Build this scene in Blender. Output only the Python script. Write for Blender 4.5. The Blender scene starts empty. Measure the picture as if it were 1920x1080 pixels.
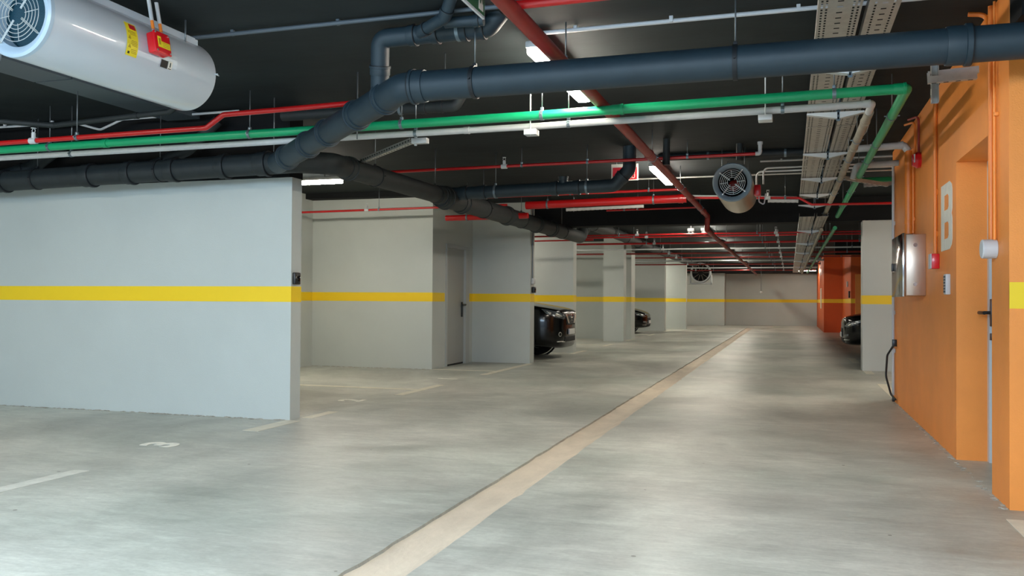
import bpy, bmesh, math, random
from mathutils import Vector, Matrix
from mathutils.bvhtree import BVHTree
random.seed(7)
D = bpy.data; SC = bpy.context.scene; COL = SC.collection
PI = math.pi

# ------------------------------------------------------------------ camera, world, light, exposure
cam = D.cameras.new('camera'); camo = D.objects.new('camera', cam); COL.objects.link(camo); SC.camera = camo
cam.sensor_width = 36; cam.lens = 1645/1920*36; cam.clip_start = .05; cam.clip_end = 200
TH, PT, RL = .3063, .0139, .0062
fw = Vector((-math.sin(TH)*math.cos(PT), math.cos(TH)*math.cos(PT), math.sin(PT)))
rt = Vector((math.cos(TH), math.sin(TH), 0)); up = rt.cross(fw)
r2 = rt*math.cos(RL)+up*math.sin(RL); u2 = up*math.cos(RL)-rt*math.sin(RL)
camo.matrix_world = Matrix(((r2.x, u2.x, -fw.x, 0), (r2.y, u2.y, -fw.y, 0), (r2.z, u2.z, -fw.z, 1.17), (0, 0, 0, 1)))

w = D.worlds.new('world'); SC.world = w; w.use_nodes = True
w.node_tree.nodes['Background'].inputs[0].default_value = (.62, .78, 1, 1)
w.node_tree.nodes['Background'].inputs[1].default_value = .9

def area(name, loc, size, rot, power, col):
    l = D.lights.new(name, 'AREA'); l.shape = 'RECTANGLE'; l.size, l.size_y = size; l.energy = power; l.color = col
    o = D.objects.new(name, l); COL.objects.link(o); o.location = loc; o.rotation_euler = rot
    return o
# daylight falling in through the garage entrance behind the camera
area('entrance_daylight', (-2.6, -1.1, 2.45), (7.5, 1.6), (PI*.13, 0, 0), 820, (.56, .78, 1))

SC.view_settings.view_transform = 'Standard'; SC.view_settings.look = 'None'
SC.view_settings.gamma = 1; SC.view_settings.use_curve_mapping = False
SC.view_settings.exposure = 0.0
LAMP_E = 98.0
LAMP_COL = (1, .93, .79)

# ------------------------------------------------------------------ materials
def srgb(r, g, b):
    f = lambda c: (c/255/12.92 if c/255 <= .04045 else ((c/255+.055)/1.055)**2.4)
    return (f(r), f(g), f(b), 1)
def mat(name, col, rough=.5, metal=0, emit=None, es=0, spec=None, noise=0, nscale=6, bump=0, bscale=60, coat=0, stretch=(1, 1, 1)):
    m = D.materials.new(name); m.use_nodes = True; nt = m.node_tree; b = nt.nodes['Principled BSDF']
    b.inputs['Base Color'].default_value = col; b.inputs['Roughness'].default_value = rough; b.inputs['Metallic'].default_value = metal
    if spec is not None: b.inputs['Specular IOR Level'].default_value = spec
    if coat: b.inputs['Coat Weight'].default_value = coat; b.inputs['Coat Roughness'].default_value = .05
    if emit: b.inputs['Emission Color'].default_value = emit; b.inputs['Emission Strength'].default_value = es
    if noise or bump:
        g = nt.nodes.new('ShaderNodeNewGeometry')
        mp = nt.nodes.new('ShaderNodeMapping'); mp.inputs['Scale'].default_value = stretch
        nt.links.new(g.outputs['Position'], mp.inputs['Vector'])
    if noise:
        n = nt.nodes.new('ShaderNodeTexNoise'); n.inputs['Scale'].default_value = nscale; n.inputs['Detail'].default_value = 6; n.inputs['Roughness'].default_value = .62
        nt.links.new(mp.outputs[0], n.inputs['Vector'])
        r = nt.nodes.new('ShaderNodeMapRange'); r.inputs['From Min'].default_value = .3; r.inputs['From Max'].default_value = .7
        r.inputs['To Min'].default_value = 1-noise; r.inputs['To Max'].default_value = 1+noise
        nt.links.new(n.outputs['Fac'], r.inputs['Value'])
        x = nt.nodes.new('ShaderNodeVectorMath'); x.operation = 'SCALE'; x.inputs[0].default_value = col[:3]
        nt.links.new(r.outputs[0], x.inputs['Scale']); nt.links.new(x.outputs[0], b.inputs['Base Color'])
    if bump:
        n = nt.nodes.new('ShaderNodeTexNoise'); n.inputs['Scale'].default_value = bscale; n.inputs['Detail'].default_value = 4
        nt.links.new(mp.outputs[0], n.inputs['Vector'])
        bp = nt.nodes.new('ShaderNodeBump'); bp.inputs['Strength'].default_value = bump; bp.inputs['Distance'].default_value = .01
        nt.links.new(n.outputs['Fac'], bp.inputs['Height']); nt.links.new(bp.outputs[0], b.inputs['Normal'])
    return m

def floor_material():
    m = D.materials.new('concrete_floor'); m.use_nodes = True; nt = m.node_tree; L = nt.links.new; b = nt.nodes['Principled BSDF']
    g = nt.nodes.new('ShaderNodeNewGeometry')
    def noise(scale, stretch, detail=6, rough=.6, dist=0):
        mp = nt.nodes.new('ShaderNodeMapping'); mp.inputs['Scale'].default_value = stretch; L(g.outputs['Position'], mp.inputs['Vector'])
        n = nt.nodes.new('ShaderNodeTexNoise'); n.inputs['Scale'].default_value = scale; n.inputs['Detail'].default_value = detail
        n.inputs['Roughness'].default_value = rough; n.inputs['Distortion'].default_value = dist; L(mp.outputs[0], n.inputs['Vector']); return n
    a = noise(.62, (1, .7, 1), 7, .62, .5); c = noise(2.2, (.55, 1.7, 1), 9, .72, .9); d = noise(38, (1, 1, 1), 3); e = noise(7, (.5, 1.6, 1), 6, .7, 1.0)
    def rng(n, lo, hi, f0=.3, f1=.7):
        r = nt.nodes.new('ShaderNodeMapRange'); r.inputs['From Min'].default_value = f0; r.inputs['From Max'].default_value = f1
        r.inputs['To Min'].default_value = lo; r.inputs['To Max'].default_value = hi; L(n.outputs['Fac'], r.inputs['Value']); return r
    ra, rc, rd, re = rng(a, .66, 1.12, .34, .62), rng(c, .80, 1.12), rng(d, .94, 1.05), rng(e, .86, 1.08)
    def mul(p, q):
        x = nt.nodes.new('ShaderNodeMath'); x.operation = 'MULTIPLY'; L(p.outputs[0], x.inputs[0]); L(q.outputs[0], x.inputs[1]); return x
    k = mul(mul(mul(ra, rc), mul(rd, re)), rng(noise(15, (.4, 2.0, 1), 5, .75, 1.4), .90, 1.06, .35, .62))
    mix = nt.nodes.new('ShaderNodeMix'); mix.data_type = 'RGBA'
    mix.inputs[6].default_value = srgb(176, 182, 172); mix.inputs[7].default_value = srgb(212, 209, 199)
    r = rng(noise(.35, (1, 1, 1), 3), 0, 1); L(r.outputs[0], mix.inputs[0])
    x = nt.nodes.new('ShaderNodeVectorMath'); x.operation = 'SCALE'; L(mix.outputs[2], x.inputs[0]); L(k.outputs[0], x.inputs['Scale'])
    # small dark chips and white specks
    v = nt.nodes.new('ShaderNodeTexVoronoi'); v.inputs['Scale'].default_value = 2.3; L(g.outputs['Position'], v.inputs['Vector'])
    lt = nt.nodes.new('ShaderNodeMath'); lt.operation = 'LESS_THAN'; lt.inputs[1].default_value = .028; L(v.outputs['Distance'], lt.inputs[0])
    mx = nt.nodes.new('ShaderNodeMix'); mx.data_type = 'RGBA'; L(lt.outputs[0], mx.inputs[0]); L(x.outputs[0], mx.inputs[6]); mx.inputs[7].default_value = srgb(120, 118, 108)
    L(mx.outputs[2], b.inputs['Base Color'])
    rr = rng(c, .32, .52); L(rr.outputs[0], b.inputs['Roughness']); b.inputs['Specular IOR Level'].default_value = .45
    bp = nt.nodes.new('ShaderNodeBump'); bp.inputs['Strength'].default_value = .25; bp.inputs['Distance'].default_value = .01
    L(e.outputs['Fac'], bp.inputs['Height']); L(bp.outputs[0], b.inputs['Normal'])
    return m

M = {}
M['floor'] = floor_material()
M['gutter'] = mat('drain_screed', srgb(206, 192, 172), .7, noise=.12, nscale=5, bump=.3, bscale=40, stretch=(1, .5, 1))
M['edge'] = mat('drain_edge', srgb(110, 106, 96), .9, noise=.2, nscale=30)
M['ceiling'] = mat('black_ceiling_paint', srgb(38, 44, 46), .8, spec=.18, noise=.2, nscale=2.2, bump=.18, bscale=9, stretch=(.6, 1.3, 1))
M['beam'] = mat('black_beam_paint', srgb(22, 24, 26), .8, spec=.2, noise=.12, nscale=3)
M['wall'] = mat('grey_wall_paint', srgb(188, 194, 190), .55, noise=.03, nscale=1.4, bump=.12, bscale=90)
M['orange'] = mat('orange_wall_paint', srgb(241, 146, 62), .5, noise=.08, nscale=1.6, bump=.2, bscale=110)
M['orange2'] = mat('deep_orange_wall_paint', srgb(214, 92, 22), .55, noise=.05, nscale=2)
M['yellow'] = mat('yellow_stripe_paint', srgb(243, 204, 24), .5)
M['white'] = mat('white_paint', srgb(222, 219, 208), .6, noise=.08, nscale=12)
M['line'] = mat('floor_line_paint', srgb(222, 217, 200), .55, noise=.1, nscale=9)
M['worn'] = mat('worn_line_paint', srgb(206, 206, 196), .6, noise=.12, nscale=14)
M['number'] = mat('floor_number_paint', srgb(238, 236, 224), .6, noise=.15, nscale=15)
M['door'] = mat('grey_door_paint', srgb(158, 160, 156), .45)
M['frame'] = mat('grey_door_frame', srgb(176, 180, 178), .45)
M['black'] = mat('black_plastic', srgb(22, 23, 25), .35)
M['bluepipe'] = mat('dark_blue_grey_pvc', srgb(30, 47, 56), .55, noise=.10, nscale=7)
M['dustpipe'] = mat('dusty_dark_pvc', srgb(31, 38, 40), .65, noise=.22, nscale=9)
M['seal'] = mat('black_rubber_seal', srgb(20, 24, 28), .6)
M['green'] = mat('green_ppr_pipe', srgb(16, 158, 104), .38, noise=.05, nscale=12)
M['insul'] = mat('grey_white_pipe', srgb(190, 194, 196), .42, noise=.06, nscale=15)
M['brown'] = mat('dusty_grey_brown_pipe', srgb(148, 142, 128), .6, noise=.12, nscale=12)
M['red'] = mat('red_sprinkler_pipe', srgb(176, 18, 20), .34, coat=.15)
M['redmain'] = mat('dull_red_main_pipe', srgb(140, 40, 34), .45, noise=.08, nscale=10)
M['galv'] = mat('galvanised_steel', srgb(186, 184, 178), .42, .55, noise=.12, nscale=16)
M['galvb'] = mat('bright_zinc_bracket', srgb(205, 210, 212), .45, .35)
M['strut'] = mat('dark_zinc_strut', srgb(120, 134, 142), .4, .6)
M['rod'] = mat('threaded_steel_rod', srgb(120, 126, 130), .4, .7)
M['fan'] = mat('painted_steel_casing', srgb(196, 206, 216), .36, .08, coat=.6)
M['fanring'] = mat('pale_blue_inlet_ring', srgb(176, 196, 212), .4, .1)
M['steel'] = mat('brushed_steel_casing', srgb(178, 166, 146), .3, .8)
M['ring'] = mat('blue_grey_inlet_ring', srgb(128, 144, 154), .45, .1)
M['guard'] = mat('guard_wire', srgb(190, 194, 194), .35, .5)
M['inner'] = mat('teal_fan_lining', srgb(24, 74, 92), .6)
M['dark'] = mat('dark_interior', srgb(18, 22, 24), .7)
M['stainless'] = mat('stainless_steel', srgb(176, 172, 168), .14, 1.0)
M['stainlessb'] = mat('brushed_stainless_side', srgb(196, 176, 160), .32, .9)
M['conduit'] = mat('white_conduit', srgb(196, 198, 200), .45)
M['conduitd'] = mat('black_painted_conduit', srgb(74, 84, 92), .5)
M['orangepipe'] = mat('orange_painted_pipe', srgb(224, 124, 44), .42)
M['lamp'] = mat('lamp_diffuser', (.9, .9, .9, 1), .4, emit=(*LAMP_COL, 1), es=LAMP_E)
M['lampbody'] = mat('lamp_housing', srgb(196, 198, 196), .4)
M['signgreen'] = mat('exit_sign_green', srgb(10, 96, 62), .4)
M['signred'] = mat('sign_red', srgb(186, 22, 36), .4)
M['redbox'] = mat('red_isolator_box', srgb(214, 20, 32), .3, coat=.3)
M['sticker'] = mat('yellow_sticker', srgb(232, 212, 32), .5)
M['ink'] = mat('black_print', srgb(28, 28, 24), .6)
M['inkgold'] = mat('ochre_print', srgb(176, 150, 24), .6)
M['flexor'] = mat('orange_cable_gland', srgb(240, 134, 50), .4)
M['carpaint'] = mat('black_car_paint', srgb(5, 6, 7), .2, 0, spec=.25, coat=.35)
M['glass'] = mat('dark_car_glass', srgb(14, 18, 20), .04, spec=.8)
M['tyre'] = mat('tyre_rubber', srgb(20, 20, 20), .8)
M['chrome'] = mat('chrome', srgb(222, 222, 216), .28, .9)
M['headlamp'] = mat('headlamp_lens', srgb(112, 118, 122), .2, .6, spec=.9)
M['plate'] = mat('number_plate', srgb(206, 208, 204), .4)
M['plateblue'] = mat('plate_blue_band', srgb(30, 60, 150), .4)
M['rubble'] = mat('crumbled_mortar', srgb(168, 162, 150), .9, noise=.25, nscale=40)

# ------------------------------------------------------------------ mesh builder
def V(*a): return Vector(a)
class MB:
    def __init__(s): s.v = []; s.f = []; s.sm = []
    def add(s, vs, fs, smooth=False):
        k = len(s.v); s.v += [tuple(v) for v in vs]; s.f += [tuple(i+k for i in f) for f in fs]; s.sm += [smooth]*len(fs); return s
    def box(s, x0, x1, y0, y1, z0, z1):
        x0, x1 = min(x0, x1), max(x0, x1); y0, y1 = min(y0, y1), max(y0, y1); z0, z1 = min(z0, z1), max(z0, z1)
        return s.add([(x0,y0,z0),(x1,y0,z0),(x1,y1,z0),(x0,y1,z0),(x0,y0,z1),(x1,y0,z1),(x1,y1,z1),(x0,y1,z1)],
                     [(3,2,1,0),(4,5,6,7),(0,1,5,4),(1,2,6,5),(2,3,7,6),(3,0,4,7)])
    def rbox(s, x0, x1, y0, y1, z0, z1, b=.004, seg=2):
        bm = bmesh.new(); bmesh.ops.create_cube(bm, size=1)
        for v in bm.verts: v.co = Vector(((x0+x1)/2+v.co.x*abs(x1-x0), (y0+y1)/2+v.co.y*abs(y1-y0), (z0+z1)/2+v.co.z*abs(z1-z0)))
        bmesh.ops.bevel(bm, geom=bm.edges[:], offset=b, segments=seg, affect='EDGES', profile=.5)
        bm.verts.index_update(); s.add([v.co for v in bm.verts], [[v.index for v in f.verts] for f in bm.faces], True); bm.free(); return s
    def obox(s, p0, p1, w, h, upv=V(0, 0, 1)):
        p0, p1 = Vector(p0), Vector(p1); d = (p1-p0).normalized(); a = d.cross(upv).normalized()*w/2; b = a.cross(d).normalized()*h/2
        vs = [p+i*a+j*b for p in (p0, p1) for i, j in ((-1,-1),(1,-1),(1,1),(-1,1))]
        return s.add(vs, [(0,1,2,3),(7,6,5,4),(0,4,5,1),(1,5,6,2),(2,6,7,3),(3,7,4,0)])
    def cyl(s, p0, p1, r0, r1=None, n=16, cap=True):
        r1 = r0 if r1 is None else r1; p0, p1 = Vector(p0), Vector(p1); d = (p1-p0).normalized()
        a = d.orthogonal().normalized(); b = d.cross(a); vs = []
        for p, r in ((p0, r0), (p1, r1)):
            for i in range(n):
                t = 2*PI*i/n; vs.append(p+(a*math.cos(t)+b*math.sin(t))*r)
        s.add(vs, [(i, (i+1) % n, n+(i+1) % n, n+i) for i in range(n)], True)
        if cap: s.add(vs, [tuple(range(n))[::-1], tuple(range(n, 2*n))])
        return s
    def tube(s, pts, r, n=12, cap=True):
        pts = [Vector(p) for p in pts]; rings = []; a = None
        for i, p in enumerate(pts):
            d = ((pts[min(i+1, len(pts)-1)]-p).normalized() + (p-pts[max(i-1, 0)]).normalized())
            d = d.normalized() if d.length > 1e-6 else V(0, 0, 1)
            if a is None: a = d.orthogonal().normalized()
            a = (a-d*a.dot(d)).normalized(); b = d.cross(a)
            k = 1.0
            if 0 < i < len(pts)-1:
                k = 1/max(.5, (p-pts[i-1]).normalized().dot(d))
            rings.append([p+(a*math.cos(2*PI*j/n)+b*math.sin(2*PI*j/n))*r*(k if True else 1) for j in range(n)])
        vs = [v for q in rings for v in q]; fs = []
        for i in range(len(pts)-1):
            for j in range(n): fs.append((i*n+j, i*n+(j+1) % n, (i+1)*n+(j+1) % n, (i+1)*n+j))
        s.add(vs, fs, True)
        if cap: s.add(rings[0]+rings[-1], [tuple(range(n))[::-1], tuple(range(n, 2*n))])
        return s
    def lathe(s, p0, axis, prof, n=32):
        p0 = Vector(p0); d = Vector(axis).normalized(); a = d.orthogonal().normalized(); b = d.cross(a); vs = []
        for (h, r) in prof:
            for i in range(n):
                t = 2*PI*i/n; vs.append(p0+d*h+(a*math.cos(t)+b*math.sin(t))*r)
        fs = [(k*n+i, k*n+(i+1) % n, (k+1)*n+(i+1) % n, (k+1)*n+i) for k in range(len(prof)-1) for i in range(n)]
        return s.add(vs, fs, True)
    def torus(s, c, axis, R, r, n=36, m=8):
        prof = [(r*math.sin(2*PI*k/m), R+r*math.cos(2*PI*k/m)) for k in range(m+1)]
        return s.lathe(c, axis, prof, n)
    def sphere(s, c, r, n=12, sc=(1, 1, 1)):
        c = Vector(c); vs = []; m = n//2
        for i in range(m+1):
            for j in range(n):
                a = PI*i/m; t = 2*PI*j/n; vs.append((c.x+r*sc[0]*math.sin(a)*math.cos(t), c.y+r*sc[1]*math.sin(a)*math.sin(t), c.z+r*sc[2]*math.cos(a)))
        return s.add(vs, [(i*n+j, (i+1)*n+j, (i+1)*n+(j+1) % n, i*n+(j+1) % n) for i in range(m) for j in range(n)], True)
    def prism(s, poly, f):   # poly of 2D points, f maps (u,v,w) to 3D, w in 0..1
        n = len(poly); vs = [f(u, v, 0) for u, v in poly]+[f(u, v, 1) for u, v in poly]
        return s.add(vs, [tuple(range(n))[::-1], tuple(range(n, 2*n))]+[(i, (i+1) % n, n+(i+1) % n, n+i) for i in range(n)])
    def obj(s, name, m, parent=None):
        off = Vector((0, 0, 0)); p = parent
        while p is not None: off += p.location; p = p.parent
        me = D.meshes.new(name); me.from_pydata([(x-off.x, y-off.y, z-off.z) for x, y, z in s.v], [], s.f)
        me.polygons.foreach_set('use_smooth', s.sm)
        me.validate(); me.update()
        bm = bmesh.new(); bm.from_mesh(me); bmesh.ops.remove_doubles(bm, verts=bm.verts, dist=1e-6); bmesh.ops.recalc_face_normals(bm, faces=bm.faces)
        for e in bm.edges:
            if len(e.link_faces) == 2 and e.calc_face_angle(0) > .7: e.smooth = False
        bm.to_mesh(me); bm.free()
        o = D.objects.new(name, me); COL.objects.link(o)
        if m is not None: me.materials.append(M[m] if isinstance(m, str) else m)
        if parent: o.parent = parent
        return o
def fillet(pts, rad, seg=6):
    pts = [Vector(p) for p in pts]; out = [pts[0]]
    rads = rad if isinstance(rad, (list, tuple)) else [rad]*(len(pts)-2)
    for i in range(1, len(pts)-1):
        p = pts[i]; a = (pts[i-1]-p); b = (pts[i+1]-p); ang = a.angle(b)
        if ang > PI-.02: out.append(p); continue
        t = min(rads[i-1]/math.tan(ang/2), a.length*.48, b.length*.48)
        A = p+a.normalized()*t; B = p+b.normalized()*t
        for k in range(seg+1):
            u = k/seg; out.append(A*(1-u)**2+p*2*u*(1-u)+B*u*u)
    out.append(pts[-1]); return out
def thing(name, label, cat, loc=(0, 0, 0), group=None):
    o = D.objects.new(name, None); o.empty_display_size = .1; COL.objects.link(o); o.location = loc
    o['label'] = label; o['category'] = cat
    if group: o['group'] = group
    return o
def tag(o, label, cat, group=None):
    o['label'] = label; o['category'] = cat
    if group: o['group'] = group
    return o
def struct(mb, name, m, label, cat='wall', parent=None):
    o = mb.obj(name, m, parent)
    if parent is None: o['kind'] = 'structure'; tag(o, label, cat)
    return o
def lab(o, l): o['label'] = l; return o

H_C = 2.99      # ceiling height
S0, S1 = 1.14, 1.29   # yellow stripe
XL, XR = -4.58, 1.19  # ends of the partition walls on the left, corridor face on the right

# ------------------------------------------------------------------ floor with its drain channel
def jag(n, amp): return [random.uniform(-amp, amp) for _ in range(n)]
def floor():
    ys = [-5+i*.12 for i in range(int(46/.12)+2)]; n = len(ys)
    e1 = jag(n, .003); e2 = jag(n, .005)
    for i in range(n):
        if random.random() < .08: e1[i] -= .008
        if random.random() < .10: e2[i] += .012
    a = MB(); L = []; R_ = []
    for i, y in enumerate(ys):
        L.append([(-14, y, 0), (-1.815+e1[i], y, 0), (-1.812+e1[i], y, -.06)])
        R_.append([(-1.552+e2[i], y, -.06), (-1.548+e2[i], y, 0), (9, y, 0)])
    for S in (L, R_):
        vs = [p for row in S for p in row]
        a.add(vs, [(3*i+k, 3*i+k+1, 3*i+k+4, 3*i+k+3) for i in range(n-1) for k in range(2)])
    a.add([(-14, 41, 0), (9, 41, 0), (9, 60, 0), (-14, 60, 0)], [(0, 1, 2, 3)])
    a.add([(-14, -5, -.3), (9, -5, -.3), (9, 60, -.3), (-14, 60, -.3)], [(0, 1, 2, 3)])
    f = struct(a, 'floor', 'floor', 'grey polished concrete garage floor with cloudy trowel marks', 'floor')
    g = MB(); prof = [(-1.85, -.012), (-1.80, -.018), (-1.70, -.034), (-1.63, -.030), (-1.575, -.012), (-1.53, -.012)]
    rows = [[(x+random.uniform(-.002, .002), y, z+random.uniform(-.0015, .0015)) for x, z in prof] for y in ys]
    g.add([p for r in rows for p in r], [(6*i+k, 6*i+k+1, 6*i+k+7, 6*i+k+6) for i in range(n-1) for k in range(5)], True)
    lab(g.obj('drain_channel', 'gutter', f), 'beige shallow drain channel running down the aisle')
    return f
FL = floor()

def mark(x0, x1, y0, y1, name='parking_line', m='line', parent=None):
    MB().box(x0, x1, y0, y1, .0005, .003).obj(name, m, FL)
for y, xb in ((10.52, -8), (13.70, -5.75), (16.02, -8)): mark(xb, -4.622, y-.05, y+.05)
mark(-4.62, -4.50, 9.83, 11.21); mark(-4.62, -4.50, 12.94, 15.55); mark(-4.62, -4.46, 6.71, 7.42); mark(-4.57, -4.46, 7.62, 8.15)
mark(-4.62, -4.50, 3.9, 4.8, m='worn'); mark(-8.2, -4.622, 3.95, 4.05)
for y in (19.5, 22.9, 26.3, 30.5, 34.8): mark(-4.62, -4.50, y-.7, y+.6); mark(-8, -4.622, y-.05, y+.05)
mark(1.20, 1.33, 11.52, 13.6); mark(1.332, 5, 13.95, 14.05)
for y in (18.9, 24.6, 29.6): mark(1.17, 1.30, y-.7, y+.7); mark(1.302, 5, y-.05, y+.05)
mark(1.2, 1.33, 15.45, 16.05)
mark(1.12, 1.24, 3.6, 5.35)

def text_obj(body, size, extr, mw, name, m, parent, align='CENTER'):
    cu = D.curves.new('t', 'FONT'); cu.body = body; cu.size = size; cu.extrude = extr; cu.offset = .014 if name == 'bay_number' else 0; cu.align_x = align; cu.align_y = 'CENTER'
    t = D.objects.new('t', cu); COL.objects.link(t); dg = bpy.context.evaluated_depsgraph_get(); dg.update()
    me = D.meshes.new_from_object(t.evaluated_get(dg)); D.objects.remove(t)
    me.transform(mw); off = Vector((0, 0, 0)); p = parent
    while p is not None: off += p.location; p = p.parent
    me.transform(Matrix.Translation(-off)); me.name = name; me.materials.clear(); me.materials.append(M[m])
    o = D.objects.new(name, me); COL.objects.link(o); o.parent = parent; return o
# bay numbers read by a driver facing the bay (up = -X, right = +Y)
for s, x, y in (('3', -4.76, 5.85), ('2', -4.80, 9.12), ('1', -4.80, 12.1)):
    mw = Matrix(((0, -1, 0, x), (1.1, 0, 0, y), (0, 0, 1, .003), (0, 0, 0, 1)))
    lab(text_obj(s, .40, .0012, mw, 'bay_number', 'number', FL), 'pale painted bay number ' + s)

# ------------------------------------------------------------------ ceiling and beams
struct(MB().box(-14, 9, -5, 60, H_C, H_C+.3), 'ceiling', 'ceiling', 'black painted concrete ceiling slab', 'ceiling')
n_beam = 0
def beam(x0, x1, y0, y1, z0, label):
    global n_beam; n_beam += 1
    struct(MB().box(x0, x1, y0, y1, z0, H_C-.001), 'trim_%d' % n_beam, 'beam', label, 'beam')
beam(-14, -4.585, 7.38, 7.62, 2.345, 'dark lintel beam on top of the nearest left wall')
beam(-14, 9, 16.16, 16.56, 2.575, 'dark concrete beam crossing the aisle above the grey pillar')
beam(-14, 9, 43.2, 44.95, 2.55, 'dark beam in front of the far end wall')
beam(1.195, 6, 5.33, 5.598, 2.73, 'dark beam over the nearest orange pillar')
beam(-8.3, -5.70, 13.4, 13.648, 2.90, 'dark beam along the top of the second left wall')
beam(1.3, 9, 28, 28.4, 2.6, 'dark beam over the far orange walls')

# ------------------------------------------------------------------ walls
def stripe(parent, x0, x1, y0, y1):
    MB().box(x0, x1, y0, y1, S0, S1).obj('stripe', 'yellow', parent)
def wall(name, x0, x1, y0, y1, z1, m, label, stripes=()):
    o = struct(MB().box(x0, x1, y0, y1, -.05, z1), name, m, label)
    for i, (sx0, sx1, sy0, sy1) in enumerate(stripes):
        if i and sx1-sx0 < .05: sy0 = max(sy0, y0+.01); sy1 = min(sy1, y1)
        stripe(o, sx0, sx1, sy0, sy1)
    return o
T = .003
wall('wall_left', -14, XL, 7.42, 7.60, 2.345, 'wall', 'nearest grey partition wall on the left with yellow stripe',
     [(-14, XL+T, 7.42-T, 7.43), (XL-.01, XL+T, 7.42-T, 7.60+T), (-14, XL, 7.59, 7.60+T)])
wall('wall_left', -8.2, -8.0, 7.6, 13.9, H_C, 'wall', 'grey back wall of the bay behind the nearest left wall', [(-8.01, -8+T, 7.61, 13.64)])
wall('wall_left', -14.2, -9.8, -5, 7.42, H_C, 'wall', 'grey wall at the back of the nearest left bay', [(-9.81, -9.8+T, -5, 7.41)])
w2 = MB().box(-8.3, -5.72, 13.65, 13.9, -.05, 2.99)
o = struct(w2, 'wall_left', 'wall', 'second grey wall on the left, beside the grey door'); stripe(o, -8, -5.72+T, 13.65-T, 13.66)
dw = MB(); dw.box(-5.9, -5.72, 13.9, 14.26, -.05, 2.99); dw.box(-5.9, -5.72, 15.38, 15.85, -.05, 2.99); dw.box(-5.9, -5.72, 14.26, 15.38, 2.13, 2.99)
o = struct(dw, 'wall_left', 'wall', 'grey wall facing the aisle that holds the grey door'); stripe(o, -5.73, -5.72+T, 13.66, 14.2); stripe(o, -5.73, -5.72+T, 15.40, 15.597)
o = wall('wall_left', -5.9, XL, 15.60, 15.87, H_C, 'wall', 'bluish grey wall to the right of the grey door', [(-5.717, XL+T, 15.6-T, 15.61), (XL-.01, XL+T, 15.6-T, 15.87+T)])
wall('wall_left', -8.2, XL-.03, 19.12, 19.42, H_C, 'wall', 'grey partition wall behind the first black car', [(-8, XL-.03+T, 19.12-T, 19.13), (XL-.04, XL-.03+T, 19.12-T, 19.42+T)])
wall('wall_left', -8.2, XL+.0, 26.5, 27.15, H_C, 'wall', 'grey wall just behind the free pillar on the left', [(-8, XL+T, 26.5-T, 26.51), (XL-.01, XL+T, 26.5-T, 27.15+T)])
wall('wall_left', -5.14, XL+.03, 25.05, 25.45, H_C, 'wall', 'free standing grey pillar on the left with yellow stripe', [(-5.14-T, XL+.03+T, 25.05-T, 25.06), (XL+.02, XL+.03+T, 25.05-T, 25.45)])
wall('wall_left', -8.2, -4.66, 34.6, 34.95, H_C, 'wall', 'grey partition wall behind the second black car', [(-8, -4.66+T, 34.6-T, 34.61), (-4.67, -4.66+T, 34.6-T, 34.95)])
wall('wall_left', -8.2, -4.12, 37.2, 37.5, H_C, 'wall', 'narrow pale grey wall before the far fan', [(-8, -4.12+T, 37.2-T, 37.21)])
wall('wall_left', -8.4, -8.2, 15.9, 45, H_C, 'wall', 'grey back wall of the distant left bays', [(-8.21, -8.2+T, 15.9, 45)])
wall('wall_far', -8.2, 9, 45.0, 45.3, H_C, 'wall', 'grey end wall of the garage with yellow stripe', [(-8, 9, 45-T, 45.01)])
wall('wall_far', -8.2, -3.02, 43.9, 45.0, H_C, 'wall', 'grey projection of the end wall behind the far fan', [(-8, -3.02+T, 43.9-T, 43.91), (-3.03, -3.02+T, 43.9, 45)])
# right side
wr = MB(); wr.box(XR, 1.7, 7.26, 11.5, -.05, H_C); wr.box(XR, 1.7, 6.05, 7.26, 2.225, H_C); wr.box(1.46, 1.7, 6.05, 7.26, -.05, 2.25)
struct(wr, 'wall_right', 'orange', 'long orange wall with the painted letter and door recess')
np_ = MB(); np_.box(XR, 1.7, 5.6, 6.05, -.05, H_C); np_.box(1.7, 8, 5.6, 5.9, -.05, H_C)
o = struct(np_, 'wall_right', 'orange', 'nearest orange pillar and wall at the right edge'); stripe(o, XR, 6, 5.6-T, 5.61)
wall('wall_right', 1.7, 9, 11.25, 11.5, H_C, 'orange', 'hidden return of the long orange wall')
wall('wall_right', 1.195, 3.2, 16.16, 16.52, 2.58, 'wall', 'grey pillar on the right beyond the long orange wall', [(1.195-T, 3.2, 16.16-T, 16.17), (1.195-T, 1.205, 16.16-T, 16.52)])
wall('wall_right', 6.5, 6.7, 11.5, 45, H_C, 'wall', 'back wall of the right hand bays')
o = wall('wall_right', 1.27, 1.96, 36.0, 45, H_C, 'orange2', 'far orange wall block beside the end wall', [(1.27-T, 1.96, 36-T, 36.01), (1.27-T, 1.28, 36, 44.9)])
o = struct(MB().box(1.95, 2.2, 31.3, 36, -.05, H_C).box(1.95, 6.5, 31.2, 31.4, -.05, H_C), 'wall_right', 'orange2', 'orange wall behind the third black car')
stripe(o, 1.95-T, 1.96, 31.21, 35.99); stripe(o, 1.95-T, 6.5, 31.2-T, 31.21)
MB().box(2.08, 3.0, 31.15, 31.2, 0, 2.1).obj('door_leaf', 'orange', o)
MB().rbox(1.255, 1.275, 38.6, 39.6, .9, 1.75, .005).obj('access_panel', 'white', D.objects['wall_right.005'] if 'wall_right.005' in D.objects else o)

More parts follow.
